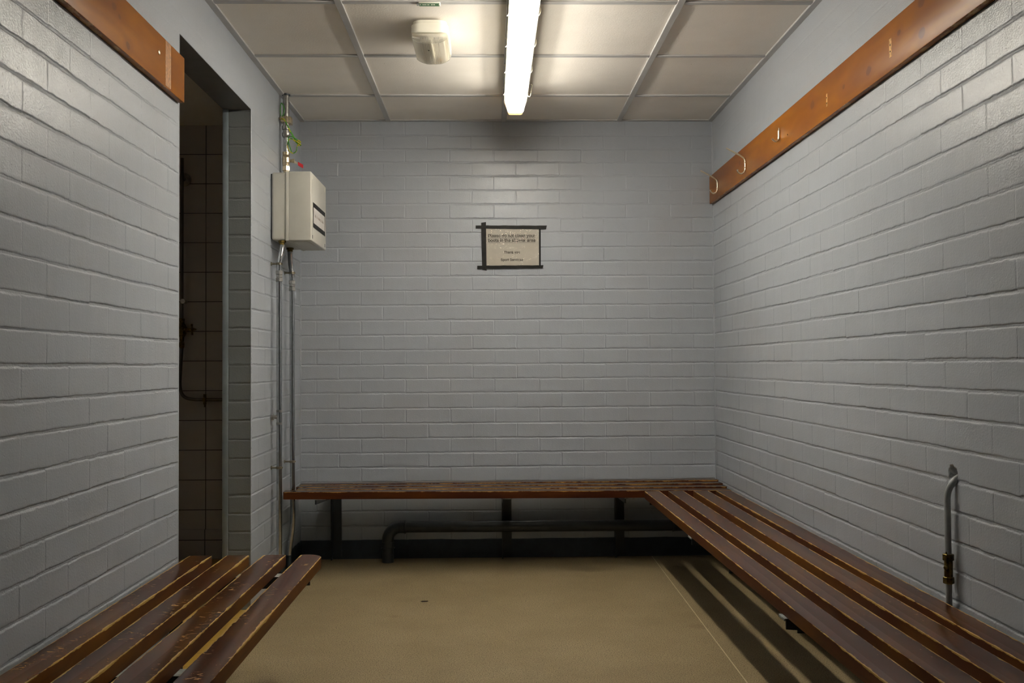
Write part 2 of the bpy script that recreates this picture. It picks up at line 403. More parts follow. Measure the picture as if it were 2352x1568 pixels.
# ------------------------------------------------------------------ painted brick walls
ZB = [2.215, 2.138, 2.068, 2.001, 1.931, 1.859, 1.788, 1.714, 1.642, 1.567, 1.494, 1.421, 1.349, 1.274, 1.199, 1.123, 1.049, .975, .902,
      .831, .754, .678, .603, .530, .457, .384, .311, .237, .163, .090, .016, -.058]
ZB = [z - .004 for z in ZB]
def vnoise(x, z, seed):
    """smooth 2-D value noise in [-1, 1]"""
    xi = np.floor(x).astype(np.int64); zi = np.floor(z).astype(np.int64); fx = x - xi; fz = z - zi
    fx = fx * fx * (3 - 2 * fx); fz = fz * fz * (3 - 2 * fz)
    def h(a, b):
        k = (a * 374761393 + b * 668265263 + seed * 1442695041) & 0xffffffff
        k = ((k ^ (k >> 13)) * 1274126177) & 0xffffffff
        return ((k ^ (k >> 16)) & 0xffff) / 32767.5 - 1
    return (h(xi, zi) * (1 - fx) + h(xi + 1, zi) * fx) * (1 - fz) + (h(xi, zi + 1) * (1 - fx) + h(xi + 1, zi + 1) * fx) * fz
def sstep(a, b, x):
    t = np.clip((x - a) / (b - a), 0, 1); return t * t * (3 - 2 * t)
EDGE = [0, .0015, .0025, .0035, .0045, .0055, .0068, .0085, .011, .015]
class Bricks:
    def __init__(s, vert=.5, near=1.1): s.vert = vert; s.near = near; s.sm = []; s.jt = []; s.fade = []; s.v = []; s.f = []; s.n = 0; s.seed = 0
    def line(s, a, b, ja, jb, fine, stp):
        Lh = b - a; p = [0, Lh]
        if fine: p += list(np.arange(.002, Lh, .0022))
        else:
            if ja: p += [e for e in EDGE if e < Lh / 2]
            if jb: p += [Lh - e for e in EDGE if e < Lh / 2]
            q = .018 if ja else .004
            while q < Lh - .018: p.append(q); q += stp
        p = sorted(p); out = [p[0]]
        for t in p[1:]:
            if t - out[-1] > .0009: out.append(t)
        out[-1] = Lh
        return np.array(out) + a
    def cell(s, u0, u1, z0, z1, jl, jr, jb, jt, frame, depth, holes):
        vert = s.vert
        s.seed += 1; sd = s.seed
        fine = any(u0 - .03 < hu < u1 + .03 and z0 - .03 < hz < z1 + .03 for hu, hz, _ in holes)
        us = s.line(u0, u1, jl, jr, fine, .0055 if u1 > s.near else .03); zs = s.line(z0, z1, jb, jt, fine, .019)
        U, Z = np.meshgrid(us, zs)
        m = rng.uniform(-.0012, .0014, 4); big = 9.0
        wob = .0011 * vnoise(U / .028, Z / .028, sd) + .0013 * vnoise(U / .0095, Z / .0095, sd + 5000)
        drip = np.maximum(0, vnoise(U / .013, Z * 0 + .5, sd + 900) - .35) * .006
        dl = U - u0 - m[0] + wob if jl else np.full_like(U, big)
        dr = u1 - U - m[1] + wob if jr else np.full_like(U, big)
        db = Z - z0 - m[2] + wob if jb else np.full_like(U, big)
        dt = z1 - Z - m[3] + wob * .8 + drip if jt else np.full_like(U, big)
        dx = np.minimum(dl, dr)
        # weathered bed joint: crisp step under each brick, gentle slope onto the top of the one below; soft shallow upright joints
        rb = sstep(.0036, .0066, db); rt = sstep(.0001, .0050, dt); rx = 1 - vert * (1 - sstep(.0014, .0042, dx + .0012 * vnoise(U / .006, Z / .006, sd + 77)))
        r = .007
        cn = np.where((dx < r) & (dt < r), np.hypot(r - np.minimum(dx, r), r - np.minimum(dt, r)) - r * .75, -1)
        rise = rb * rt * rx * (1 - .6 * vert * sstep(0, .004, cn))
        amp = depth(.5 * (z0 + z1)) * rng.uniform(.75, 1.2)
        real = np.minimum(np.minimum(U - u0 if jl else big, u1 - U if jr else big), np.minimum(Z - z0 if jb else big, z1 - Z if jt else big))
        zedge = np.minimum(Z - z0 if jb else big, z1 - Z if jt else big) < 1e-5
        rise = np.where(zedge, 0, rise)
        tilt = rng.uniform(-.0007, .0007) * (U - u0) / .225 + rng.uniform(-.0004, .0006)
        amp0 = depth(.5 * (z0 + z1))
        xedge = np.minimum(U - u0 if jl else big, u1 - U if jr else big) < 1e-5
        h = -amp * (1 - rise) + tilt * min(1, amp0 / .0015) * rise
        h = np.where(xedge, -amp0 * vert - amp0 * (1 - vert) * (1 - rb * rt), h)
        h = np.where(zedge, -amp0, h)
        h += .00035 * vnoise(U / .05, Z / .05, 77)
        for uf in s.fade: h *= sstep(.0, .016, np.abs(U - uf))
        for hu, hz, hr in holes:
            q = np.hypot((U - hu) * .9, Z - hz) + .005 * vnoise(U / .008, Z / .008, 31)
            h -= .016 * (1 - sstep(hr * .55, hr, q))
        o, ud, nd = frame
        P = np.array(o)[None, None] + U[..., None] * np.array(ud) + Z[..., None] * np.array((0, 0, 1.)) + h[..., None] * np.array(nd)
        r_, c_ = U.shape; idx = np.arange(r_ * c_).reshape(r_, c_) + s.n
        q = np.stack([idx[:-1, :-1], idx[:-1, 1:], idx[1:, 1:], idx[1:, :-1]], -1).reshape(-1, 4)
        if np.dot(np.cross(ud, (0, 0, 1.)), nd) < 0: q = q[:, ::-1]
        s.v.append(P.reshape(-1, 3)); s.f.append(q); s.n += r_ * c_; s.jt.append(np.maximum(1 - sstep(.002, .0105, np.minimum(db, dt)), .75 * (1 - sstep(.001, .005, dx))).ravel() * min(1.0, (amp0 / .0019) ** 1.5)); s.sm.append(np.ones(len(q), bool))
    def region(s, u0, u1, z0, z1, even, frame, depth, holes=(), pitch=.225, single=None):
        for i in range(len(ZB) - 1):
            zt, zb = ZB[i], ZB[i + 1]
            a, b = max(zb, z0), min(zt, z1)
            if b - a < .004: continue
            jb, jt = zb >= z0 - 1e-6, zt <= z1 + 1e-6
            if single is not None:
                s.cell(u0, u1, a, b, single[0], single[1], jb, jt, frame, depth, holes); continue
            off = even if i % 2 == 0 else even + pitch / 2
            k = math.floor((u0 - off) / pitch); u = off + k * pitch
            while u < u1 - 1e-6:
                p, q = max(u, u0), min(u + pitch, u1)
                if q - p > .003:
                    s.cell(p, q, a, b, p == u, q == u + pitch, jb, jt, frame, depth, holes)
                u += pitch
    def quad(s, pts):
        s.v.append(np.array(pts, float)); s.f.append(np.array([[s.n, s.n + 1, s.n + 2, s.n + 3]])); s.n += 4; s.jt.append(np.zeros(4)); s.sm.append(np.zeros(1, bool))
    def flatbox(s, lo, hi):
        x0, y0, z0 = lo; x1, y1, z1 = hi
        p = np.array(((x0, y0, z0), (x1, y0, z0), (x1, y1, z0), (x0, y1, z0), (x0, y0, z1), (x1, y0, z1), (x1, y1, z1), (x0, y1, z1)), float)
        f = np.array(((3, 2, 1, 0), (4, 5, 6, 7), (0, 1, 5, 4), (1, 2, 6, 5), (2, 3, 7, 6), (3, 0, 4, 7))) + s.n
        s.v.append(p); s.f.append(f); s.n += 8; s.jt.append(np.zeros(8)); s.sm.append(np.zeros(6, bool))
    def build(s, name, m):
        V = np.concatenate(s.v); F = np.concatenate(s.f)
        me = bpy.data.meshes.new(name); me.vertices.add(len(V)); me.vertices.foreach_set('co', V.ravel())
        me.loops.add(F.size); me.loops.foreach_set('vertex_index', F.ravel().astype(np.int32))
        me.polygons.add(len(F)); me.polygons.foreach_set('loop_start', np.arange(0, F.size, 4, dtype=np.int32))
        me.polygons.foreach_set('use_smooth', np.concatenate(s.sm)); me.update(calc_edges=True); me.validate()
        at = me.attributes.new('joint', 'FLOAT', 'POINT'); at.data.foreach_set('value', np.concatenate(s.jt).astype(np.float32))
        me.materials.append(m); o = bpy.data.objects.new(name, me); C.objects.link(o); return struct(o)

def depth_back(z): return .0013 if z > 1.75 else .0019
def depth_side(z):
    if z > 1.90: return .00035
    return .0022 if z < 1.45 else .0017
B = Bricks(.6, -9); B.region(XL - .008, XR + .008, .0, H + .03, -.6568 + .0, ((0, D, 0), (1, 0, 0), (0, -1, 0)), depth_back)
B.flatbox((XL - .25, D + .008, -.1), (XR + .25, D + .12, H + .05)); B.build('wall_back', M_WALL)
B = Bricks(.2)
B.region(YF - .02, D + .008, 0, H + .03, D - .1429, ((XR, 0, 0), (0, 1, 0), (-1, 0, 0)), depth_side, holes=((2.378, .690, .023),))
B.flatbox((XR + .022, YF, -.1), (XR + .12, D + .1, H + .05)); B.build('wall_right', M_WALL)
B = Bricks(.2); B.fade = [DN - .009]; fl = ((XL, 0, 0), (0, 1, 0), (1, 0, 0))
ev = 2.0047 + .1125
def depth_far(z): return .0001 if z > 1.93 else (.0007 if z > 1.55 else .0017)
B.region(YF - .02, DN - .009, 0, H + .03, ev, fl, depth_side)
B.flatbox((XL - .02, DN - .0092, 0), (XL + .0002, DN, DH))
B.region(DF, D + .008, 0, H + .03, ev, fl, depth_far)
B.region(DN - .009, DF, DH, H + .03, ev, fl, lambda z: .0003)
B.flatbox((XL - WT, YF, -.1), (XL - .008, DN, H + .05))
B.flatbox((XL - WT, DF + .008, -.1), (XL - .008, D + .1, H + .05))
B.flatbox((XL - WT, DN - .01, DH + .0005), (XL - .004, DF + .02, H + .05))
wl = B.build('wall_left', M_WALL)
wr = bpy.data.objects['wall_right']
B = Bricks(.8, -9); B.region(XL - .092, XL - .0003, 0, DH, 0, ((0, DF - .0004, 0), (1, 0, 0), (0, -1, 0)), lambda z: .0024, single=(True, False))
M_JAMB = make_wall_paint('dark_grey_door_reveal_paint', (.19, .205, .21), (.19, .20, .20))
jb = B.build('door_reveal', M_JAMB); jb.parent = wl; del jb['kind']; jb['label'] = 'darker grey painted door reveal'
def rough_bead(name, x, y, z0, z1, r, amp, step_=.0045):
    # thick brushed paint built up along a corner
    zs = np.arange(z0, z1, step_); pts = [(x, y, float(z)) for z in zs]
    rr = [max(.0006, r + amp * (random.random() - .5)) for _ in zs]
    bm = bmesh.new(); add_tube(bm, pts, rr, 6); b_ = obj(name, bm, M_WALL); return b_
for nm, x_, y_, a_, b_, r_, am_ in (('corner_paint_edge', XL, DF, .0, DH, .0019, .0022), ('corner_paint_bead', XL + .0005, D - .0005, .09, H, .0034, .0012), ('corner_paint_bead', XR - .0005, D - .0005, .09, H, .0034, .0012)):
    rough_bead(nm, x_, y_, a_, b_, r_, am_).parent = wl if x_ < 0 else wr
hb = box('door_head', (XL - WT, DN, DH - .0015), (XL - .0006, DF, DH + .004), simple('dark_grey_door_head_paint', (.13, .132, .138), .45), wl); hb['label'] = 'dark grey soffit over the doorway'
struct(box('wall_front', (XL - WT, YF - .1, -.1), (XR + .12, YF, H + .05), M_WALL))
# painted bead on the inner edge of the far jamb
struct(box('trim_1', (XL - WT - .003, DF - .004, 0), (XL - .090, DF + .02, DH), simple('blue_grey_bead', (.22, .26, .285), .4), bev=.003))

# ------------------------------------------------------------------ floor
fl_ = struct(box('floor', (XL, YF - .05, -.1), (XR + .1, D + .1, 0), M_FLOOR))
seam = link_mesh('weld_seam', [(.8045, D, .0004), (.8078, D, .0004), (.7385, 1.0, .0004), (.7345, 1.0, .0004)], [(0, 1, 2, 3)], M_SEAM, fl_)
bm = bmesh.new(); prism(bm, [(-.292, 4.003), (-.284, 3.998), (-.268, 4.002), (-.263, 4.008), (-.276, 4.012), (-.288, 4.010)], .0002, .0035, .001)
tag(obj('leaf_scrap', bm, M_SCRAP), 'tiny dark scrap lying on the tan floor', 'scrap')

# dark skirting: back, left (beyond the door and near), right
def skirting(name, a, b, nrm, h=.092):
    """a, b floor points at the wall; nrm points into the room"""
    a = Vector((*a, 0)); b = Vector((*b, 0)); n = Vector((*nrm, 0)); bm = bmesh.new()
    prof = [(-.004, 0), (.013, 0), (.009, .010), (.007, .02), (.007, h - .004), (.004, h), (-.004, h)]
    nseg = 24; rows = []
    for k in range(nseg + 1):
        p = a.lerp(b, k / nseg); w = .0018 * math.sin(k * 1.9) + .001 * math.sin(k * 4.3)
        rows.append([bm.verts.new(p + n * o + Vector((0, 0, z + (w if z > .05 else 0)))) for o, z in prof])
    m_ = len(prof)
    for r0, r1 in zip(rows, rows[1:]):
        for i in range(m_): bm.faces.new((r0[i], r0[(i + 1) % m_], r1[(i + 1) % m_], r1[i]))
    bm.faces.new(rows[0]); bm.faces.new(rows[-1][::-1])
    return struct(obj(name, bm, M_DARK))
skirting('baseboard_back', (XL, D), (XR, D), (0, -1))
skirting('baseboard_left', (XL, 4.40), (XL, D), (1, 0))
skirting('baseboard_right', (XR, 0), (XR, D), (-1, 0))
skirting('baseboard_near', (XL, 0), (XL, DN - .005), (1, 0))

# ------------------------------------------------------------------ ceiling: tiles, tees, edge angle
bm = bmesh.new()
TX = [XL - .05, -.5145, .073, .660, XR + .05]; TY = [D + .05, 4.449, 3.873, 3.297, 2.721, 2.145, 1.569, .993, .417, -.159, -.735, YF - .05]
for xa, xb in zip(TX, TX[1:]):
    for ya, yb in zip(TY[1:], TY):
        dz = random.uniform(0, .0012)
        add_box(bm, (xa + .002, ya + .002, H + .007 + dz), (xb - .002, yb - .002, H + .022 + dz), .0025, 1)
ceil = struct(obj('ceiling', bm, M_TILE, smooth=False))
bm = bmesh.new()
for x in TX[1:-1]: add_box(bm, (x - .0125, YF, H), (x + .0125, D, H + .03), .0015, 1)
for y in TY[1:-1]:
    for xa, xb in zip(TX, TX[1:]):
        add_box(bm, (max(xa, XL) + .0126, y - .0115, H + .0015), (min(xb, XR) - .0126, y + .0115, H + .03), .0015, 1)
g_ = obj('ceiling_grid', bm, M_TEE, ceil)
for i, (lo, hi) in enumerate((((XL - .02, YF, H), (XL + .024, D, H + .012)), ((XR - .024, YF, H), (XR + .02, D, H + .012)), ((XL, D - .020, H + .002), (XR, D + .02, H + .012)))):
    struct(box('trim_%d' % (i + 2), lo, hi, M_TEE, bev=.0012, seg=1))
struct(box('ceiling_void', (XL - 1.3, YF - .2, H + .05), (XR + .3, D + .3, H + .10), M_DARK))

# ------------------------------------------------------------------ shower room beyond the doorway
SY, SX = 4.94, -2.15
struct(box('wall_shower', (SX, SY, -.05), (XL - WT, SY + .05, H + .05), M_SHOWERTILE))
struct(box('wall_shower_far', (SX - .05, 2.2, -.05), (SX, SY + .05, H + .05), M_SHOWERSIDE))
struct(box('wall_shower_near', (SX, 2.15, -.05), (XL - WT, 2.2, H + .05), M_SHOWERTILE))
struct(box('floor_shower', (SX, 2.2, -.09), (XL - .001, SY, .001), M_QUARRY))
bm = bmesh.new(); add_box(bm, (SX, 2.2, 2.195), (XL - WT, SY, 2.215))
struct(obj('ceiling_shower', bm, M_TILE))
struct(box('baseboard_shower', (SX, SY - .012, 0), (XL - WT, SY, .15), M_SHOWERTILE, bev=.003))

ry = 4.90
t = empty('shower_riser', (-1.551, SY, 1.2), 'dark metal shower riser pipe with wheel valve on brown tiled wall', 'shower')
parts = []
parts.append(tube('riser_pipe', [(-1.551, ry, 2.02), (-1.551, ry, 1.20)], .0075, M_DULL))
parts.append(tube('lower_pipe', spline([(-1.551, ry, 1.06), (-1.558, ry, .95), (-1.560, ry, .872), (-1.545, ry, .825), (-1.502, ry, .806), (-1.40, ry, .803), (-1.20, ry, .803)], 8), .0085, M_DULL))
parts.append(turned('rosette', (-1.551, SY, 1.917), (0, -1, 0), [(0, .034), (.006, .034), (.014, .026), (.020, .012), (.036, .010)], M_STEEL, seg=24))
parts.append(turned('wall_clamp', (-1.545, SY, 1.297), (0, -1, 0), [(0, .010), (.004, .010), (.005, .005), (.030, .005), (.032, .012), (.048, .012)], M_STEEL))
parts.append(turned('tee_clip', (-1.436, ry, .765), (0, 0, 1), [(0, .004), (.012, .004), (.014, .008), (.028, .008), (.029, .013), (.046, .013), (.047, .008), (.066, .008)], M_OLDBRASS))
bm = bmesh.new()
add_tube(bm, *lathe_pts((-1.551, ry, 1.06), (0, 0, 1), [(0, .009), (.01, .013), (.03, .013), (.032, .010), (.055, .012), (.075, .022), (.10, .024), (.12, .018), (.128, .013), (.15, .014), (.152, .009)]), 16)
add_tube(bm, *lathe_pts((-1.545, ry - .005, 1.155), (1, -.15, 0), [(0, .014), (.02, .013), (.024, .008), (.045, .006), (.058, .006)]), 14)
v_ = obj('mixer_valve', bm, M_OLDBRASS); parts.append(v_)
bm = bmesh.new()
hub = Vector((-1.497, ry - .012, 1.155))
for k in range(4):
    a = k * PI / 2 + .15; add_tube(bm, [hub, hub + Vector((0, math.cos(a), math.sin(a))) * .028], [.004, .0055], 8)
add_tube(bm, [hub, hub + Vector((.022, -.003, 0))], [.008, .004], 10)
hd = obj('wheel_handle', bm, M_OLDBRASS)
under(t, *parts); hd.parent = v_

# ------------------------------------------------------------------ coat boards
BZ, BH = 1.8505, .0695
def board(name, x, sgn, y0, y1, knots, label):
    """board against a side wall; sgn = direction into the room along x"""
    Lb = y1 - y0
    t = empty(name, (x, y0, BZ), label, 'coat rail', 'wooden coat boards on the side walls')
    m = make_board('orange_brown_pine_' + ('right' if sgn < 0 else 'left'), [(ky - y0, kz - BZ, kr) for ky, kz, kr in knots], BH)
    bm = bmesh.new(); add_box(bm, (0, -.010, -BH), (Lb, .010, BH), .0022, 2)
    b = obj('board', bm, m)
    # local x -> world y, local y -> out of the wall
    b.matrix_world = Matrix(((0, sgn, 0, x + sgn * .010), (1, 0, 0, y0), (0, 0, 1, BZ), (0, 0, 0, 1)))
    b.parent = t; b.matrix_parent_inverse = Matrix.Translation(t.location).inverted()
    return t
BR = board('coat_rail', XR, -1, .2, D - .012, [(3.316, 1.863, .017), (2.817, 1.829, .016), (2.467, 1.90, .016), (2.603, 1.868, .010), (2.465, 1.82, .017), (4.30, 1.868, .013), (3.02, 1.84, .009), (1.9, 1.83, .018)],
           'long orange brown coat board with metal hooks on the right wall')
BL = board('coat_rail', XL, 1, .2, 2.994, [(2.434, 1.874, .012), (2.528, 1.805, .012), (2.47, 1.86, .008), (2.0, 1.84, .017), (1.4, 1.83, .015)],
           'orange brown coat board without hooks, ending beside the doorway')
FX = XR - .020
def hook(y, z, full=True):
    bm = bmesh.new(); x = FX
    if full:
        pts = spline([(x - .086, y, z + .044), (x - .05, y, z + .025), (x - .014, y, z + .004), (x - .0045, y, z - .010), (x - .0032, y, z - .030), (x - .0038, y, z - .050), (x - .010, y, z - .063),
                      (x - .022, y, z - .068), (x - .033, y, z - .062), (x - .038, y, z - .050)], 6)
        add_tube(bm, pts, [.0036] * (len(pts) - 8) + [.0036, .0037, .0038, .004, .0042, .0044, .0046, .003], 10)
    else:
        pts = spline([(x - .0032, y, z), (x - .0034, y, z - .022), (x - .006, y, z - .034), (x - .014, y, z - .040), (x - .023, y, z - .037), (x - .030, y, z - .029)], 6)
        add_tube(bm, pts, [.0048] * 10 + [.004] * (len(pts) - 12) + [.0045, .003], 10)
        add_tube(bm, [(x - .003, y - .003, z - .002), (x - .005, y - .004, z + .012)], [.003, .001], 6)
        add_tube(bm, [(x - .003, y + .003, z - .002), (x - .003, y + .004, z + .008)], [.003, .001], 6)
    add_tube(bm, [(x + .001, y, z - .020), (x - .0075, y, z - .020)], [.0042, .0036], 10)
    if full: add_tube(bm, [(x + .001, y, z - .042), (x - .0075, y, z - .042)], [.0042, .0036], 10)
    return obj('hook', bm, M_HOOK)
hk = [hook(4.715, 1.871), hook(4.195, 1.865), hook(3.696, 1.863, False)]
hk[2]['label'] = 'broken hook with its upper arm snapped off'
under(BR, *hk)
def scar(root, x, y, z, h=.046, w=.010, sgn=-1, m=None):
    bm = bmesh.new(); add_box(bm, (x - .0004, y - w / 2, z - h / 2), (x + .0004, y + w / 2, z + h / 2), .0003, 1)
    s = obj('hook_scar', bm, m or M_SCAR); s['label'] = 'pale strip of bare wood where a hook was removed'
    under(root, s)
    for dz in (-.010, .008):
        bm = bmesh.new(); add_tube(bm, [(x, y, z + dz), (x + sgn * .0008, y, z + dz)], .0028, 10)
        k = obj('screw_hole', bm, M_HOLE); k.parent = s
scar(BR, FX, 3.173, 1.839, .042, .011); scar(BR, FX, 2.661, 1.845, .052, .015)
bm = bmesh.new(); add_tube(bm, [(FX + .001, 3.60, 1.826), (FX - .0008, 3.60, 1.826)], .003, 10); k = obj('screw_hole', bm, M_HOLE); under(BR, k)
FXL = XL + .020
bm = bmesh.new(); add_box(bm, (FXL - .0003, 2.818, BZ - .065), (FXL + .0004, 2.866, BZ + .066), .0003, 1)
s = obj('scraped_patch', bm, simple('scraped_pale_board', (.33, .14, .035), .5, var=.25, vscale=120)); s['label'] = 'pale scraped patch near the end'; under(BL, s)
s = turned('screw', (FXL - .002, 2.763, 1.864), (1, 0, 0), [(0, .0075), (.0035, .0075), (.0048, .005), (.005, .001)], M_BRASS); s['label'] = 'bright brass screw head'; under(BL, s)

# ------------------------------------------------------------------ benches
SW, ST = .070, .033
def slat_mesh(Ls, round_end=0, w=SW):
    bm = bmesh.new(); h = w / 2; pts = [(0, -h), (Ls, -h), (Ls, h), (0, h)]
    c = .006
    def corner(cx, cy, a0, r): return [(cx + r * math.cos(a), cy + r * math.sin(a)) for a in [a0 + k * PI / 16 for k in range(9)]]
    pts = corner(c, -h + c, PI, c)
    r = round_end if round_end < 0 else 0
    if r: rr = -r; pts += corner(Ls - rr, -h + rr, -PI / 2, rr)
    else: pts += corner(Ls - c, -h + c, -PI / 2, c)
    pts += corner(Ls - c, h - c, 0, c) + corner(c, h - c, PI / 2, c)
    prism(bm, pts, -ST, 0, .0028, 2)
    return bm
def place_slat(root, a, b, round_end=0, w=SW, m=None):
    """slat whose top centre line runs from a to b"""
    a, b = Vector(a), Vector(b); d = (b - a); o = obj('slat', slat_mesh(d.length, round_end, w), m or M_SLAT)
    x = d.normalized(); y = Vector((0, 0, 1)).cross(x).normalized(); z = x.cross(y)
    o.matrix_world = Matrix(((x.x, y.x, z.x, a.x), (x.y, y.y, z.y, a.y), (x.z, y.z, z.z, a.z), (0, 0, 0, 1)))
    under(root, o); return o
def bracket(root, wall, inward, along, top, reach, tilt=0.0, foot=0.0):
    """welded angle bracket: wall = floor point at the wall, inward = unit vector off the wall, along = unit vector in which its flange turns"""
    w = Vector((*wall, 0)); n = Vector((*inward, 0)); s = Vector((*along, 0)); t = .006
    def slab(bm, o0, o1, s0, s1, z0, z1, taper=None, dz=0.0):
        pts = []
        for (o, z) in ((o0, z0), (o1, (z0 if taper is None else taper) + dz), (o1, z1 + dz), (o0, z1)): pts.append((o, z))
        A = [bm.verts.new(w + n * o + s * s0 + Vector((0, 0, z))) for o, z in pts]; Bv = [bm.verts.new(w + n * o + s * s1 + Vector((0, 0, z))) for o, z in pts]
        bm.faces.new(A[::-1]); bm.faces.new(Bv)
        for i in range(4): bm.faces.new((A[i], A[(i + 1) % 4], Bv[(i + 1) % 4], Bv[i]))
    bm = bmesh.new(); slab(bm, .012, .046, 0, t, foot, top - .006); slab(bm, .008, .014, 0, .049, foot + .004, top - .006)
    up = obj('upright', bm, M_DARK, smooth=False)
    bm = bmesh.new(); slab(bm, .046, reach, 0, t, top - .050, top - .0008, top - .026, tilt); arm = obj('arm', bm, M_DARK, smooth=False)
    bm = bmesh.new(); slab(bm, .020, reach + .004, .0005, .046, top - .0055, top, None, tilt); pl = obj('mounting_plate', bm, M_PALE, smooth=False)
    under(root, up, arm, pl); return up

# right bench
RB = empty('slatted_bench', (.92, 2.6, 0), 'long slatted bench along the right wall below the grey pipe', 'bench', 'slatted changing room benches')
RZ = .378
for i, (xf, xn) in enumerate(((.709, .7235), (.820, .8285), (.936, .940), (1.042, 1.042))):
    yn = .8; k = (4.50 - yn) / (4.50 - 1.9); xe = xf + (xn - xf) * k
    place_slat(RB, (xe + SW / 2, yn, RZ), (xf + SW / 2, 4.503, RZ))
for y in (4.475, 3.475, 2.365, 1.26):
    bracket(RB, (XR, y), (-1, 0), (0, 1), RZ - ST - .0003, XR - .709 + (-.007 if y < 4 else -.02))
# left bench
LB = empty('slatted_bench', (-.735, 2.0, 0), 'scuffed slatted bench on the left wall, ending in front of the doorway', 'bench', 'slatted changing room benches')
for i, (xa, xb) in enumerate(((-.944, -.875), (-.829, -.759), (-.714, -.645), (-.598, -.528))):
    place_slat(LB, ((xa + xb) / 2, .75, RZ), ((xa + xb) / 2, 3.066, RZ), -.045 if i == 3 else 0, m=M_SLATWORN)
for y in (2.90, 1.985, 1.07):
    bracket(LB, (XL, y), (1, 0), (0, 1), RZ - ST - .0003, -.528 - XL - .012)
# back bench
BB = empty('slatted_bench', (.05, 4.65, 0), 'slatted bench across the back wall above the dark drain pipe', 'bench', 'slatted changing room benches')
fl0, fl1 = Vector((-.943, 4.417, .400)), Vector((1.118, 4.534, .373))
bl0, bl1 = Vector((-.943, 4.815, .390)), Vector((1.118, 4.878, .392))
ends = [(-.945, 1.122), (-.906, 1.124), (-.930, 1.127), (-.936, 1.127)]
for i in range(4):
    f = (SW / 2 + i * ((.398 - SW) / 3)) / .398; g = (SW / 2 + i * ((.346 - SW) / 3)) / .346
    p = fl0.lerp(bl0, f); q = fl1.lerp(bl1, g); d = (q - p) / (q.x - p.x)
    place_slat(BB, p + d * (ends[i][0] - p.x), p + d * (ends[i][1] - p.x), m=M_SLATDARK)
for x, top, ti in ((-.803, .3566, .0082), (.050, .3578, -.0035), (.619, .3578, -.0112)):
    u_ = bracket(BB, (x, D), (0, -1), (1, 0), top, D - (4.425 + (x + .94) * .057) - .006, ti)

# ------------------------------------------------------------------ dark waste pipe below the back bench
py, pz, pr = 4.815, .172, .029
t = empty('waste_pipe', (-.513, py, 0), 'dark grey waste pipe with elbow running under the back bench', 'pipe')
el = []
for k in range(13):
    a = PI - k * (PI / 2) / 12; el.append((-.513 + .062 + .062 * math.cos(a), py, pz - .062 + .062 * math.sin(a)))
p1 = tube('run_pipe', [(-.44, py, pz), (XR - .012, py, pz - .004)], pr - .0012, M_PVC, seg=28)
p2 = tube('elbow', [(-.513, py, .072)] + el + [(-.420, py, pz)], pr, M_PVC, seg=28)
p3 = turned('elbow_collar', (-.424, py, pz), (-1, 0, 0), [(0, .029), (.001, .0335), (.006, .0335), (.008, .0305), (.030, .0305), (.032, .029)], M_PVC, seg=28)
p4 = turned('floor_collar', (-.513, py, .066), (0, 0, 1), [(0, .029), (.001, .0335), (.006, .0335), (.008, .0305), (.032, .0305), (.034, .029)], M_PVC, seg=28)
p5 = turned('floor_stub', (-.513, py, 0), (0, 0, 1), [(0, .030), (.002, .0285), (.07, .0285)], M_PVC, seg=28)
p6 = turned('end_socket', (.895, py, pz - .003), (1, 0, 0), [(0, .0285), (.001, .033), (.006, .033), (.008, .0305), (.06, .0305), (.062, .0285)], M_PVC, seg=28)
under(t, p1, p2, p3, p4, p5, p6)

# ------------------------------------------------------------------ chromed pipes below the control box
def coupling(base, r=.011):
    x, y, z = base; bm = bmesh.new()
    def nut(z0, z1, rr):
        add_tube(bm, *lathe_pts((x, y, z0), (0, 0, 1), [(0, rr * .86), (.0015, rr), (z1 - z0 - .0015, rr), (z1 - z0, rr * .86)]), 6)
    nut(z, z + .018, .0165); add_tube(bm, *lathe_pts((x, y, z + .015), (0, 0, 1), [(0, .012), (.024, .012)]), 16)
    nut(z + .019, z + .030, .0150); nut(z + .031, z + .049, .0165)
    return obj('compression_coupling', bm, M_STEEL, smooth=False)
def pipe_clip(x, y, z, wx=XL, r=.011, m=None):
    bm = bmesh.new(); s = 1 if x > wx else -1
    add_tube(bm, *lathe_pts((wx, y, z), (s, 0, 0), [(0, .0085), (.003, .0085), (.0035, .0042), (abs(x - wx) - r + .001, .0042)]), 12)
    add_tube(bm, *lathe_pts((x, y, z - .0055), (0, 0, 1), [(0, r + .0005), (.0005, r + .0028), (.0105, r + .0028), (.011, r + .0005)]), 20)
    add_tube(bm, [(x + s * (r + .002), y - .004, z), (x + s * (r + .002), y + .004, z)], .003, 8)
    return obj('pipe_clip', bm, m or M_CLIP)
t = empty('water_pipe', (-.925, 4.26, 0), 'chromed water pipe nearest the doorway, with a side tee at mid height', 'pipe', 'chromed pipes below the control box')
px = -.9255
ps = [tube('pipe', spline([(-.914, 4.27, 1.53), (-.914, 4.27, 1.49), (-.919, 4.262, 1.447), (px, 4.26, 1.405), (px, 4.26, 1.37)], 6) + [Vector((px, 4.26, .9)), Vector((px, 4.26, .07))], .0122, M_CHROME, seg=20),
      coupling((px, 4.26, 1.338)), pipe_clip(px, 4.26, 1.416), pipe_clip(px, 4.26, .526)]
bm = bmesh.new()
add_tube(bm, *lathe_pts((px, 4.26, .713), (0, 0, 1), [(0, .0108), (.0005, .0128), (.010, .0128), (.011, .0116), (.054, .0116), (.055, .0128), (.064, .0128), (.0645, .0108)]), 20)
add_tube(bm, *lathe_pts((px, 4.26, .746), (-1, -.06, 0), [(0, .010), (.016, .0085), (.021, .0085), (.022, .0115), (.034, .0115)]), 16)
ps.append(obj('tee_fitting', bm, M_STEEL)); ps[-1]['label'] = 'capped tee fitting'
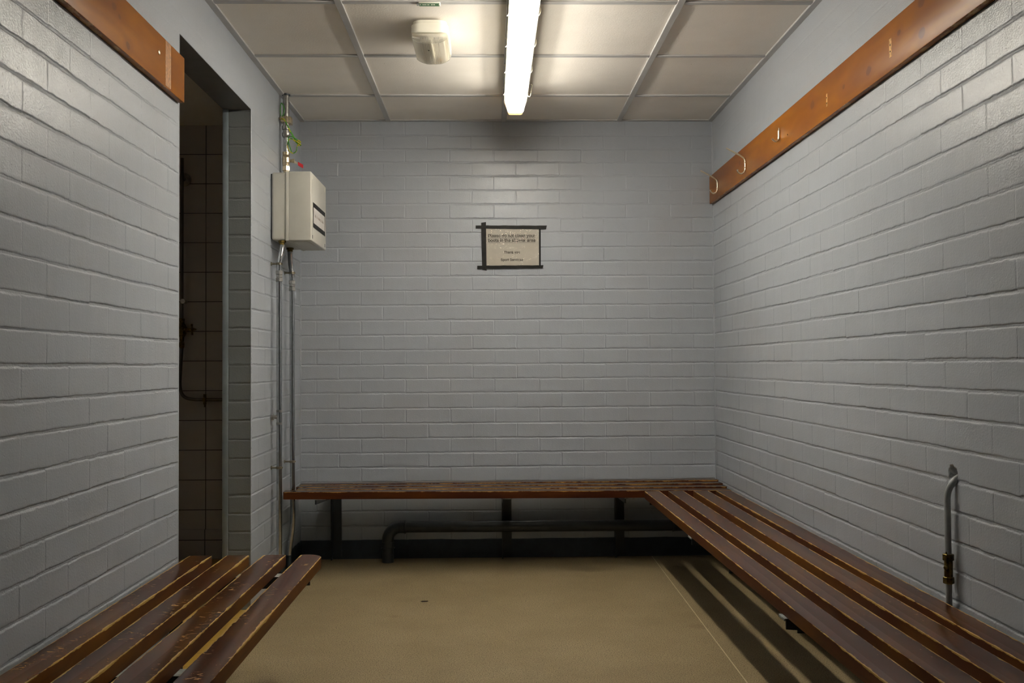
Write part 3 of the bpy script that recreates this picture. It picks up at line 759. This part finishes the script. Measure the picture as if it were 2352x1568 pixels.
ps.append(tube('boot', [(px, 4.26, 0), (px, 4.26, .085)], [.0155, .0125], M_DARK, seg=18)); ps[-1]['label'] = 'dark painted foot of the pipe'
under(t, *ps)
t = empty('water_pipe', (-.924, 4.53, 0), 'chromed water pipe nearer the corner, bent outward under the bench', 'pipe', 'chromed pipes below the control box')
px = -.9245
ps = [tube('pipe', spline([(-.934, 4.53, 1.545), (-.934, 4.53, 1.505), (-.931, 4.53, 1.445), (px, 4.53, 1.395), (px, 4.53, 1.36)], 6) +
           spline([(px, 4.53, .9), (-.923, 4.53, .40), (-.9215, 4.53, .29), (-.925, 4.53, .215), (-.934, 4.53, .150), (-.9395, 4.53, .105), (-.940, 4.53, .06)], 6), .0116, M_CHROME, seg=20),
      coupling((px, 4.53, 1.318)), pipe_clip(px, 4.53, 1.402), pipe_clip(-.9237, 4.53, .526)]
ps.append(tube('boot', [(-.940, 4.53, 0), (-.940, 4.53, .095)], [.0165, .0135], M_DARK, seg=18)); ps[-1]['label'] = 'dark painted foot of the pipe'
under(t, *ps)

# ------------------------------------------------------------------ cream control box on the left wall
t = empty('control_box', (XL, 4.436, 1.668), 'cream metal control box on the left wall above two chromed pipes', 'control box')
y0, y1, z0, z1 = 4.247, 4.626, 1.517, 1.821
bm = bmesh.new(); add_box(bm, (XL + .004, y0 + .003, z0 + .003), (-.894, y1 - .003, z1 - .003), .010, 3); b0 = obj('base', bm, M_CREAM)
b0b = box('painted_back_gap', (XL - .001, y0 + .008, z0 + .008), (XL + .006, y1 - .008, z1 - .008), M_DARK, bev=.004); b0b['label'] = 'dark painted slab standing in for the shaded gap behind the box'  # dark-coloured slab gives the shade of the gap between box and wall
bm = bmesh.new(); add_box(bm, (-.896, y0 - .0015, z0 - .0015), (-.881, y1 + .0015, z1 + .0015), .004, 2); b1 = obj('joint_rim', bm, M_CREAM)
bm = bmesh.new(); add_box(bm, (-.884, y0, z0), (-.783, y1, z1), .005, 3); b2 = obj('cover', bm, M_CREAM)
sw = []
for yy in (y0 + .030, y1 - .030):
    for zz, hh in ((z1 - .020, .020), (z0 + .020, .016)):
        sw.append(box('screw_slot', (-.7835, yy - .005, zz - hh / 2), (-.7822, yy + .005, zz + hh / 2), M_DARK if zz < 1.6 else M_WHITEPL, bev=.0005, seg=1))
bx = box('bottom_hatch', (-.868, y0 + .03, z0 - .003), (-.80, y1 - .05, z0 + .002), M_CREAM, bev=.0012, seg=1)
gl = []
for (gx, gy) in ((-.914, 4.27), (-.934, 4.53)):
    gl.append(turned('pipe_gland', (gx, gy, z0 + .002), (0, 0, -1), [(0, .017), (.008, .017), (.010, .013), (.018, .013)], M_OLDBRASS, seg=8))
lx = -.7822; ly0, ly1, lz0, lz1 = 4.288, 4.594, 1.581, 1.692
pa = box('label_paper', (lx - .0004, ly0 + .004, lz0 + .006), (lx, ly1 - .004, lz1 - .006), M_PAPER); pa['label'] = 'white paper label edged in black tape'
bm = bmesh.new()
add_box(bm, (lx, ly0, lz1 - .020), (lx + .0005, ly1, lz1)); add_box(bm, (lx, ly0 + .002, lz0), (lx + .0005, ly1, lz0 + .020))
add_box(bm, (lx, ly0, lz0), (lx + .0006, ly0 + .009, lz1)); add_box(bm, (lx, ly1 - .007, lz0), (lx + .0006, ly1, lz1))
ta = obj('label_tape', bm, M_TAPE)
# faded, unreadable line of lettering in three words
bm = bmesh.new(); yy = ly0 + .040
for n_ in (3, 2, 11):
    for k in range(n_):
        kind = random.randint(0, 3); zc = .5 * (lz0 + lz1) + .002
        add_box(bm, (lx, yy, zc - .0055), (lx + .0003, yy + .0028, zc + .0055))
        if kind in (0, 1): add_box(bm, (lx, yy, zc + .0035), (lx + .0003, yy + .010, zc + .0055))
        if kind in (0, 2): add_box(bm, (lx, yy, zc - .001), (lx + .0003, yy + .009, zc + .001))
        if kind in (1, 2): add_box(bm, (lx, yy + .0075, zc - .0055), (lx + .0003, yy + .010, zc + .002))
        if kind == 3: add_box(bm, (lx, yy, zc - .0055), (lx + .0003, yy + .010, zc - .0035))
        yy += .0125
    yy += .012
tx = obj('printed_text', bm, M_FAINT, smooth=False)
under(t, b0, b0b, b1, b2, bx, pa, ta, *sw, *gl)
tx.parent = pa; tx.matrix_parent_inverse = Matrix.Identity(4)

# ------------------------------------------------------------------ feed pipe from ceiling into the box
t = empty('feed_pipe', (-.931, 4.43, 1.82), 'metal feed pipe with red lever valve entering the top of the control box', 'pipe')
fx, fy = -.931, 4.43
ps = [tube('upper_pipe', [(fx, fy, H + .008), (fx, fy, 2.06)], .0142, M_STEEL, seg=20),
      turned('ceiling_collar', (fx, fy, H + .004), (0, 0, -1), [(0, .020), (.004, .019), (.005, .0145)], M_DARK),
      tube('lower_pipe', [(fx, fy, 2.06), (fx, fy, 1.94)], .0106, M_CHROME, seg=20)]
bm = bmesh.new()
add_tube(bm, *lathe_pts((fx, fy, 2.066), (0, 0, -1), [(0, .0145), (.001, .0175), (.018, .0175), (.020, .013), (.032, .0135), (.033, .0185), (.040, .019), (.048, .0175), (.055, .0125)]), 14)
ps.append(obj('reducing_coupling', bm, M_STEEL))
bm = bmesh.new(); add_box(bm, (fx - .022, fy - .018, 2.080), (fx + .010, fy + .018, 2.108), .003)
add_box(bm, (fx + .006, fy - .016, 2.074), (fx + .026, fy + .026, 2.106), .003); add_tube(bm, [(fx - .012, fy - .024, 2.096), (fx - .012, fy - .016, 2.096)], .0065, 12)
add_tube(bm, [(XL, fy, 2.10), (fx - .015, fy, 2.10)], .005, 10)
ps.append(obj('earth_clamp', bm, M_BRASS)); ps[-1]['label'] = 'brass earth clamp'
bm = bmesh.new()
add_tube(bm, *lathe_pts((fx, fy, 1.946), (0, 0, -1), [(0, .013), (.001, .0165), (.014, .0165), (.015, .0145), (.018, .0160), (.026, .0172), (.027, .0178), (.048, .0178), (.049, .0172), (.062, .0160), (.064, .0135)]), 18)
add_tube(bm, *lathe_pts((fx, fy, 1.886), (0, 0, -1), [(0, .0145), (.002, .0155), (.008, .0155), (.0085, .0175), (.026, .0175), (.028, .013), (.07, .0125)]), 6)
add_tube(bm, *lathe_pts((fx + .012, fy, 1.905), (1, 0, 0), [(0, .008), (.014, .007), (.016, .009), (.026, .009)]), 12)
va = obj('ball_valve', bm, M_BRASS, angle=30); ps.append(va)
bm = bmesh.new(); pp = [(fx + .032, fy, 1.902), (fx + .046, fy, 1.898), (fx + .056, fy, 1.889)]
def strip(bm, pts, hw, th):
    rows = []
    for p in pts:
        p = Vector(p); rows.append([bm.verts.new(p + Vector((0, a * th, b * hw))) for a, b in ((-1, -1), (1, -1), (1, 1), (-1, 1))])
    for a, b in zip(rows, rows[1:]):
        for i in range(4): bm.faces.new((a[i], a[(i + 1) % 4], b[(i + 1) % 4], b[i]))
    bm.faces.new(rows[0]); bm.faces.new(rows[-1][::-1])
strip(bm, pp, .006, .0014); le = obj('lever', bm, M_HOOK)
bm = bmesh.new(); strip(bm, [(fx + .054, fy, 1.893), (fx + .062, fy, 1.888), (fx + .078, fy, 1.879)], .0085, .0026); bmesh.ops.bevel(bm, geom=bm.edges[:], offset=.0008, segments=1, affect='EDGES')
sl = obj('lever_sleeve', bm, M_RED); sl['label'] = 'red sleeve on the lever'
under(t, *ps); le.parent = va; sl.parent = va

wy = 4.395
t = empty('earth_wire', (-.93, wy, 2.08), 'green and yellow earth wire looped beside the feed pipe', 'wire')
w1 = tube('long_loop', spline([(-.953, 4.415, 2.092), (-.938, wy - .006, 2.090), (-.924, wy - .012, 2.074), (-.909, wy - .008, 2.040), (-.890, wy, 2.006), (-.872, wy, 1.976), (-.862, wy - .002, 1.966), (-.868, wy - .004, 1.972),
      (-.895, wy - .004, 1.997), (-.911, wy - .002, 1.992), (-.918, wy, 1.969), (-.911, wy, 1.946), (-.894, wy, 1.933), (-.878, wy, 1.942), (-.873, wy, 1.965), (-.861, wy + .004, 1.980)], 8), .0024, M_EARTH, seg=8)
w2 = tube('second_strand', spline([(-.930, wy - .004, 2.086), (-.918, wy - .012, 2.064), (-.902, wy - .005, 2.033), (-.882, wy + .004, 1.996), (-.868, wy + .005, 1.975), (-.862, wy + .004, 1.985), (-.880, wy - .008, 1.998),
      (-.902, wy - .008, 2.008), (-.914, wy - .006, 1.998), (-.908, wy - .004, 1.970), (-.899, wy, 1.938)], 8), .0022, M_GREEN, seg=8)
w3 = tube('upper_loop', spline([(-.950, 4.416, 2.10), (-.953, 4.413, 2.125), (-.951, 4.41, 2.155), (-.946, 4.409, 2.165), (-.938, 4.407, 2.150), (-.935, 4.407, 2.13), (-.940, 4.409, 2.112), (-.947, 4.414, 2.10)], 8), .0022, M_GREEN, seg=8)
w4 = tube('wrap', spline([(-.888, wy - .006, 1.990), (-.872, wy - .008, 1.983), (-.858, wy - .004, 1.973), (-.860, wy + .006, 1.970), (-.874, wy + .008, 1.978), (-.868, wy - .008, 1.990), (-.855, wy - .006, 1.981)], 8), .0025, M_EARTH, seg=8)
under(t, w1, w2, w3, w4)

# ------------------------------------------------------------------ grey pipe on the right wall
t = empty('grey_pipe', (1.124, 2.372, .37), 'grey painted pipe with brass valve coming out of the right wall', 'pipe')
gx, gy = 1.1215, 2.372
p1 = tube('pipe', [Vector((gx + .001, gy + .002, .30)), Vector((gx, gy, .45))] + spline([(gx, gy, .60), (gx, gy, .632), (gx + .002, gy - .003, .652), (gx + .008, gy - .007, .668), (gx + .018, gy - .008, .680), (gx + .032, gy - .006, .688)], 6), .0078, M_GREYPIPE, seg=18)
bm = bmesh.new()
def hexn(z0, z1, r): add_tube(bm, *lathe_pts((gx, gy, z0), (0, 0, 1), [(0, r * .85), (.0015, r), (z1 - z0 - .0015, r), (z1 - z0, r * .85)]), 6)
hexn(.424, .441, .0132); hexn(.480, .497, .0132)
add_tube(bm, *lathe_pts((gx, gy, .440), (0, 0, 1), [(0, .0095), (.003, .0102), (.038, .0102), (.041, .0095)]), 14)
add_tube(bm, *lathe_pts((gx, gy, .464), (-.85, -.5, 0), [(0, .005), (.013, .005), (.014, .0035)]), 10)
add_tube(bm, [(gx - .006, gy - .004, .495), (gx - .008, gy - .005, .503)], [.003, .001], 6)
p2 = obj('isolation_valve', bm, M_OLDBRASS, angle=30); p2['label'] = 'tarnished brass isolation valve'
under(t, p1, p2)

# ------------------------------------------------------------------ notice on the back wall
ny = D - .0030
t = empty('notice', (.11, D, 1.566), 'laminated notice asking not to clean boots, black taped to back wall', 'notice')
pp = link_mesh('paper', [(-.030, ny, 1.664), (.254, ny, 1.664), (.254, ny, 1.468), (-.026, ny, 1.468), (-.030, ny + .003, 1.664), (.254, ny + .003, 1.664), (.254, ny + .003, 1.468), (-.026, ny + .003, 1.468)],
               [(0, 1, 2, 3), (7, 6, 5, 4), (0, 4, 5, 1), (1, 5, 6, 2), (2, 6, 7, 3), (3, 7, 4, 0)], M_PAPER)
import os
FONT = None
try:
    p_ = os.path.join(bpy.utils.resource_path('LOCAL'), 'datafiles', 'fonts', 'Inter.woff2')
    if os.path.exists(p_): FONT = bpy.data.fonts.load(p_)
except Exception: FONT = None
def text_mesh(s, x0, x1, zbase, y):
    cu = bpy.data.curves.new('lettering', 'FONT'); cu.body = s; cu.size = .02; cu.offset = .0004; cu.extrude = 0
    if FONT: cu.font = FONT
    o = bpy.data.objects.new('lettering', cu); C.objects.link(o); bpy.context.view_layer.update()
    me = bpy.data.meshes.new_from_object(o.evaluated_get(bpy.context.evaluated_depsgraph_get()))
    C.objects.unlink(o); bpy.data.objects.remove(o)
    co = np.empty(len(me.vertices) * 3); me.vertices.foreach_get('co', co); co = co.reshape(-1, 3)
    a, b = co[:, 0].min(), co[:, 0].max(); k = (x1 - x0) / (b - a)
    out = np.stack([x0 + (co[:, 0] - a) * k, np.full(len(co), y), zbase + co[:, 1] * k], -1)
    return out, [tuple(p.vertices) for p in me.polygons]
V, F = [], []
for s, a, b, zb in (('Please do not clean your', -.011, .228, 1.6165), ('boots in the shower area', -.011, .2285, 1.5930), ('Thank you', .069, .150, 1.5335), ('Sport Services', .0525, .165, 1.4955)):
    v, f = text_mesh(s, a, b, zb, ny - .0003); n0 = len(V); V += [tuple(x) for x in v]; F += [tuple(i + n0 for i in q) for q in f]
for a, b, z in ((-.011, .2285, 1.6118), (-.011, .2285, 1.5882)):
    n0 = len(V); V += [(a, ny - .0003, z - .0007), (b, ny - .0003, z - .0007), (b, ny - .0003, z + .0007), (a, ny - .0003, z + .0007)]; F.append((n0, n0 + 1, n0 + 2, n0 + 3))
tx = link_mesh('printed_text', V, F, M_INK)
# sleeve: thin clear sheet with creases on the right side
gx_, gz_ = 70, 50; V = []
for j in range(gz_ + 1):
    for i in range(gx_ + 1):
        x = -.028 + .280 * i / gx_; z = 1.470 + .192 * j / gz_
        w = 0
        for (cx_, cz_, dx_, dz_, am) in ((.20, 1.632, 1, -1.3, .0022), (.235, 1.60, 1, -1, .0016), (.155, 1.64, 1, .9, .0018), (.215, 1.505, 1, .45, .0020), (.24, 1.52, 1, .9, .0015), (.03, 1.645, 1, 1.2, .0012)):
            q = math.hypot(dx_, dz_); al = ((x - cx_) * dx_ + (z - cz_) * dz_) / q; ac = (-(x - cx_) * dz_ + (z - cz_) * dx_) / q
            w += am * math.exp(-(al / .030) ** 2 - (ac / .0045) ** 2)
        V.append((x, ny - .0012 - w, z))
F = [(j * (gx_ + 1) + i, j * (gx_ + 1) + i + 1, (j + 1) * (gx_ + 1) + i + 1, (j + 1) * (gx_ + 1) + i) for j in range(gz_) for i in range(gx_)]
sl = link_mesh('clear_sleeve', V, F, M_SLEEVE, smooth=True)
def tape(pts, off):
    """a strip through four corner points (x, z), slightly rumpled"""
    a, b, c, d = [Vector((p[0], 0, p[1])) for p in pts]; n = 24; V = []
    for k in range(n + 1):
        u = k / n; w = .0008 * math.sin(u * 23 + off * 9000) + .0005 * math.sin(u * 51)
        for s_ in (0, .5, 1):
            p = a.lerp(b, u).lerp(d.lerp(c, u), s_); V.append((p.x, D - off - abs(w) * .25, p.z + w * .5))
    F = []
    for k in range(n):
        for s_ in (0, 1): i = k * 3 + s_; F.append((i, i + 1, i + 4, i + 3))
    o = link_mesh('tape_strip', V, F, M_TAPE)
    md = o.modifiers.new('thickness', 'SOLIDIFY'); md.thickness = .0006
    return o
tp = [tape([(-.074, 1.6765), (.288, 1.6745), (.284, 1.656), (-.074, 1.6605)], .0054), tape([(-.067, 1.4715), (.269, 1.4725), (.266, 1.457), (-.068, 1.454)], .0054),
      tape([(-.046, 1.690), (-.042, 1.451), (-.0195, 1.446), (-.0215, 1.694)], .0048), tape([(.2475, 1.668), (.2465, 1.462), (.2555, 1.462), (.2565, 1.668)], .0048)]
under(t, pp, sl, *tp); tx.parent = pp

# ------------------------------------------------------------------ fluorescent batten
lx_, ly0, ly1 = .1165, 2.56, 4.362
t = empty('fluorescent_batten', (lx_, (ly0 + ly1) / 2, H), 'long lit fluorescent batten light on the ceiling', 'light')
def trough(bm, ya, yb, zt, zb, wt, wb, r=.012, cap_end=True):
    """tapered trough section, rounded below, running along y"""
    prof = [(-wt / 2, zt)]
    for k in range(6):
        a = PI + k * (PI / 2) / 5; prof.append((-wb / 2 + r + r * math.cos(a), zb + r + r * math.sin(a)))
    prof += [(-x, z) for x, z in reversed(prof)]
    A = [bm.verts.new((lx_ + x, ya, z)) for x, z in prof]; Bv = [bm.verts.new((lx_ + x, yb, z)) for x, z in prof]
    n = len(prof)
    for i in range(n): bm.faces.new((A[i], A[(i + 1) % n], Bv[(i + 1) % n], Bv[i]))
    bm.faces.new(A[::-1]); bm.faces.new(Bv)
zj = H - .050
bm = bmesh.new(); add_box(bm, (lx_ - .046, ly0, zj), (lx_ + .046, ly1 - .012, H - .0005), .008, 2); add_box(bm, (lx_ - .052, ly0, zj - .006), (lx_ + .052, ly1 - .004, zj + .004), .003, 2)
hs = obj('housing', bm, M_WHITEPL)
bm = bmesh.new(); trough(bm, ly0 + .04, ly1 - .040, zj - .004, H - .108, .098, .074); df = obj('lit_diffuser', bm, M_LAMP)
tb = tube('lit_tube', [(lx_, ly0 + .06, H - .077), (lx_, ly1 - .075, H - .077)], .013, M_TUBE, seg=16)
caps = []
for a, b in ((ly1 - .038, ly1), (ly0, ly0 + .038)):
    bm = bmesh.new(); trough(bm, a, b, zj - .004, H - .108, .098, .068)
    caps.append(obj('diffuser_end', bm, M_ENDCAP)); caps[-1]['label'] = 'duller translucent end of the diffuser'
cl = []
for k in range(6):
    yy = 4.185 - .318 * k
    for s in (-1, 1):
        x = lx_ + s * .053
        if s == 1 and k == 0:
            pts = [(x + .010, yy, zj + .030), (x + .016, yy, zj + .026), (x + .013, yy - .006, zj + .005), (x + .008, yy - .01, zj - .022), (x + .002, yy - .008, zj - .026), (x - .003, yy, zj - .018), (x - .004, yy, zj - .008)]
        else:
            pts = [(x - .004, yy, zj - .016), (x + .000, yy, zj - .013), (x + .0035, yy, zj - .004), (x + .003, yy, zj + .010), (x - .004, yy, zj + .018)]
        cl.append(tube('toggle_clip', spline(pts, 5), .0016, M_HOOK, seg=8))
under(t, hs, df, tb, *caps, *cl)

# ------------------------------------------------------------------ emergency bulkhead
ex0, ex1, ey0, ey1 = -.281, -.147, 3.446, 3.752
t = empty('emergency_light', (-.214, 3.6, H), 'emergency bulkhead lamp with clear ribbed cover on the ceiling', 'light')
bm = bmesh.new()
def rrect(x0, x1, y0, y1, r, n=6):
    out = []
    for cx_, cy_, a0 in ((x1 - r, y1 - r, 0), (x0 + r, y1 - r, PI / 2), (x0 + r, y0 + r, PI), (x1 - r, y0 + r, 1.5 * PI)):
        out += [(cx_ + r * math.cos(a0 + k * PI / 2 / n), cy_ + r * math.sin(a0 + k * PI / 2 / n)) for k in range(n + 1)]
    return out
prism(bm, rrect(ex0 + .006, ex1 - .006, ey0 + .006, ey1 - .006, .03), H - .016, H + .0, .002)
prism(bm, rrect(ex0, ex1, ey0, ey1, .032), H - .047, H - .014, .003)
eb = obj('base', bm, M_WHITEPL)
# ribbed clear cover: corrugated bottom curving up at the far end
nx, ny_ = 96, 24; V = []; F = []
def cover_z(u, v):
    dome = .016 * (1 - abs(2 * u - 1) ** 3)
    end = max(0, (v - .80) / .20)
    return H - .047 - (.018 + dome) * math.sqrt(max(0, 1 - end ** 2.2)) - (.0011 * math.cos(u * 2 * PI * 22) if .24 < u < .78 else 0) - .002
for j in range(ny_ + 1):
    v = j / ny_; inset = .004 + .012 * max(0, (v - .8) / .2) ** 2 * 2
    for i in range(nx + 1):
        u = i / nx; V.append((ex0 + inset + (ex1 - ex0 - 2 * inset) * u, ey0 + .006 + (ey1 - ey0 - .012) * v, cover_z(u, v)))
for j in range(ny_):
    for i in range(nx): a = j * (nx + 1) + i; F.append((a, a + 1, a + nx + 2, a + nx + 1))
# walls of the cover, up to the base
n0 = len(V); ring = [i for i in range(nx + 1)] + [j * (nx + 1) + nx for j in range(1, ny_ + 1)] + [ny_ * (nx + 1) + i for i in range(nx - 1, -1, -1)] + [j * (nx + 1) for j in range(ny_ - 1, 0, -1)]
for k in ring: V.append((V[k][0], V[k][1], H - .046))
for k in range(len(ring)):
    a, b = ring[k], ring[(k + 1) % len(ring)]; F.append((a, b, n0 + (k + 1) % len(ring), n0 + k))
ec = link_mesh('ribbed_cover', V, [f[::-1] for f in F], M_CLEAR, smooth=True); ec['label'] = 'clear ribbed plastic cover'
bm = bmesh.new(); add_box(bm, (ex0 + .018, ey0 + .02, H - .052), (ex1 - .018, ey1 - .03, H - .046), .003); er = obj('reflector', bm, simple('white_reflector', (.78, .76, .72), .4))
et = tube('tube', [(-.214, ey0 + .03, H - .059), (-.214, ey1 - .05, H - .059)], .0065, M_WHITEPL)
bm = bmesh.new()
for k in range(16):
    x = -.214 + random.uniform(-.035, .035); y = ey1 - .040 + random.uniform(-.016, .016) - abs(x + .214) * .3; z = H - .0705 + abs(x + .214) * .12
    add_box(bm, (x - .004, y - .003, z - .001), (x + .004, y + .003, z + .003), .001, 1)
ed_ = obj('trapped_debris', bm, simple('rusty_debris', (.30, .13, .02), .8, var=.3)); ed_['label'] = 'rusty brown debris inside the cover'; ed_['kind'] = 'stuff'
ei = turned('indicator', (-.222, 3.535, H - .0835), (0, 0, -1), [(0, .003), (.0015, .003), (.002, .001)], M_HOLE); ei['label'] = 'small dark spot under the cover'
under(t, eb, ec, er, et, ed_, ei)

# green label on the ceiling grid
gy0, gy1 = 3.2985 - .014, 3.2985 + .012
t = empty('ceiling_tag', (-.204, 3.298, H), 'narrow green label clipped to the ceiling grid above the bulkhead lamp', 'label')
h_ = box('holder', (-.2405, gy0 - .003, H - .0035), (-.1665, gy1 + .002, H), M_WHITETAG, bev=.001, seg=1)
h2 = box('holder_clip', (-.2475, gy0 + .003, H - .004), (-.2405, gy1 - .002, H), M_PALE, bev=.001, seg=1)
g2 = box('green_strip', (-.239, gy0 + .0005, H - .0040), (-.1705, gy1 + .001, H - .0032), M_GREENTAG)
bm = bmesh.new(); xx = -.237
for w_, gap in ((.0035, .006), (.003, .0015), (.002, .0015), (.003, .002), (.0015, .0025), (.003, .001), (.002, .006), (.0035, .0015), (.003, .0015), (.004, .013), (.0035, 0)):
    add_box(bm, (xx, -.004 + 3.297, H - .0043), (xx + w_, .004 + 3.297, H - .0039)); xx += w_ + gap
mk = obj('white_marks', bm, M_WHITETAG, smooth=False)
under(t, h_, h2, g2); mk.parent = g2; mk.matrix_parent_inverse = Matrix.Translation(t.location).inverted() @ Matrix.Translation(t.location)

# ------------------------------------------------------------------ camera
f_px, yaw, pitch, roll, ch = 2226.58, .0218, .0241, -.0061, .9677
cy_, sy_ = math.cos(yaw), math.sin(yaw)
fw = Vector((sy_ * math.cos(pitch), cy_ * math.cos(pitch), math.sin(pitch))); r0 = Vector((cy_, -sy_, 0)); u0 = r0.cross(fw)
r = math.cos(roll) * r0 + math.sin(roll) * u0; u = -math.sin(roll) * r0 + math.cos(roll) * u0
cam = bpy.data.cameras.new('camera'); co = bpy.data.objects.new('camera', cam); C.objects.link(co)
cam.sensor_fit = 'HORIZONTAL'; cam.sensor_width = 36; cam.lens = 36 * f_px / 2352; cam.clip_start = .02
co.matrix_world = Matrix(((r.x, u.x, -fw.x, 0), (r.y, u.y, -fw.y, 0), (r.z, u.z, -fw.z, ch), (0, 0, 0, 1)))
sc.camera = co

# ------------------------------------------------------------------ world and view
w = bpy.data.worlds.new('world'); sc.world = w; w.use_nodes = True
w.node_tree.nodes['Background'].inputs[0].default_value = (.5, .5, .5, 1); w.node_tree.nodes['Background'].inputs[1].default_value = 0.0
sc.view_settings.view_transform = 'Standard'; sc.view_settings.look = 'None'; sc.view_settings.gamma = 1; sc.view_settings.use_curve_mapping = False
sc.view_settings.exposure = 0.17
sc.cycles.max_bounces = 7; sc.cycles.diffuse_bounces = 4; sc.cycles.glossy_bounces = 3; sc.cycles.transmission_bounces = 4
sc.cycles.adaptive_threshold = 0.025
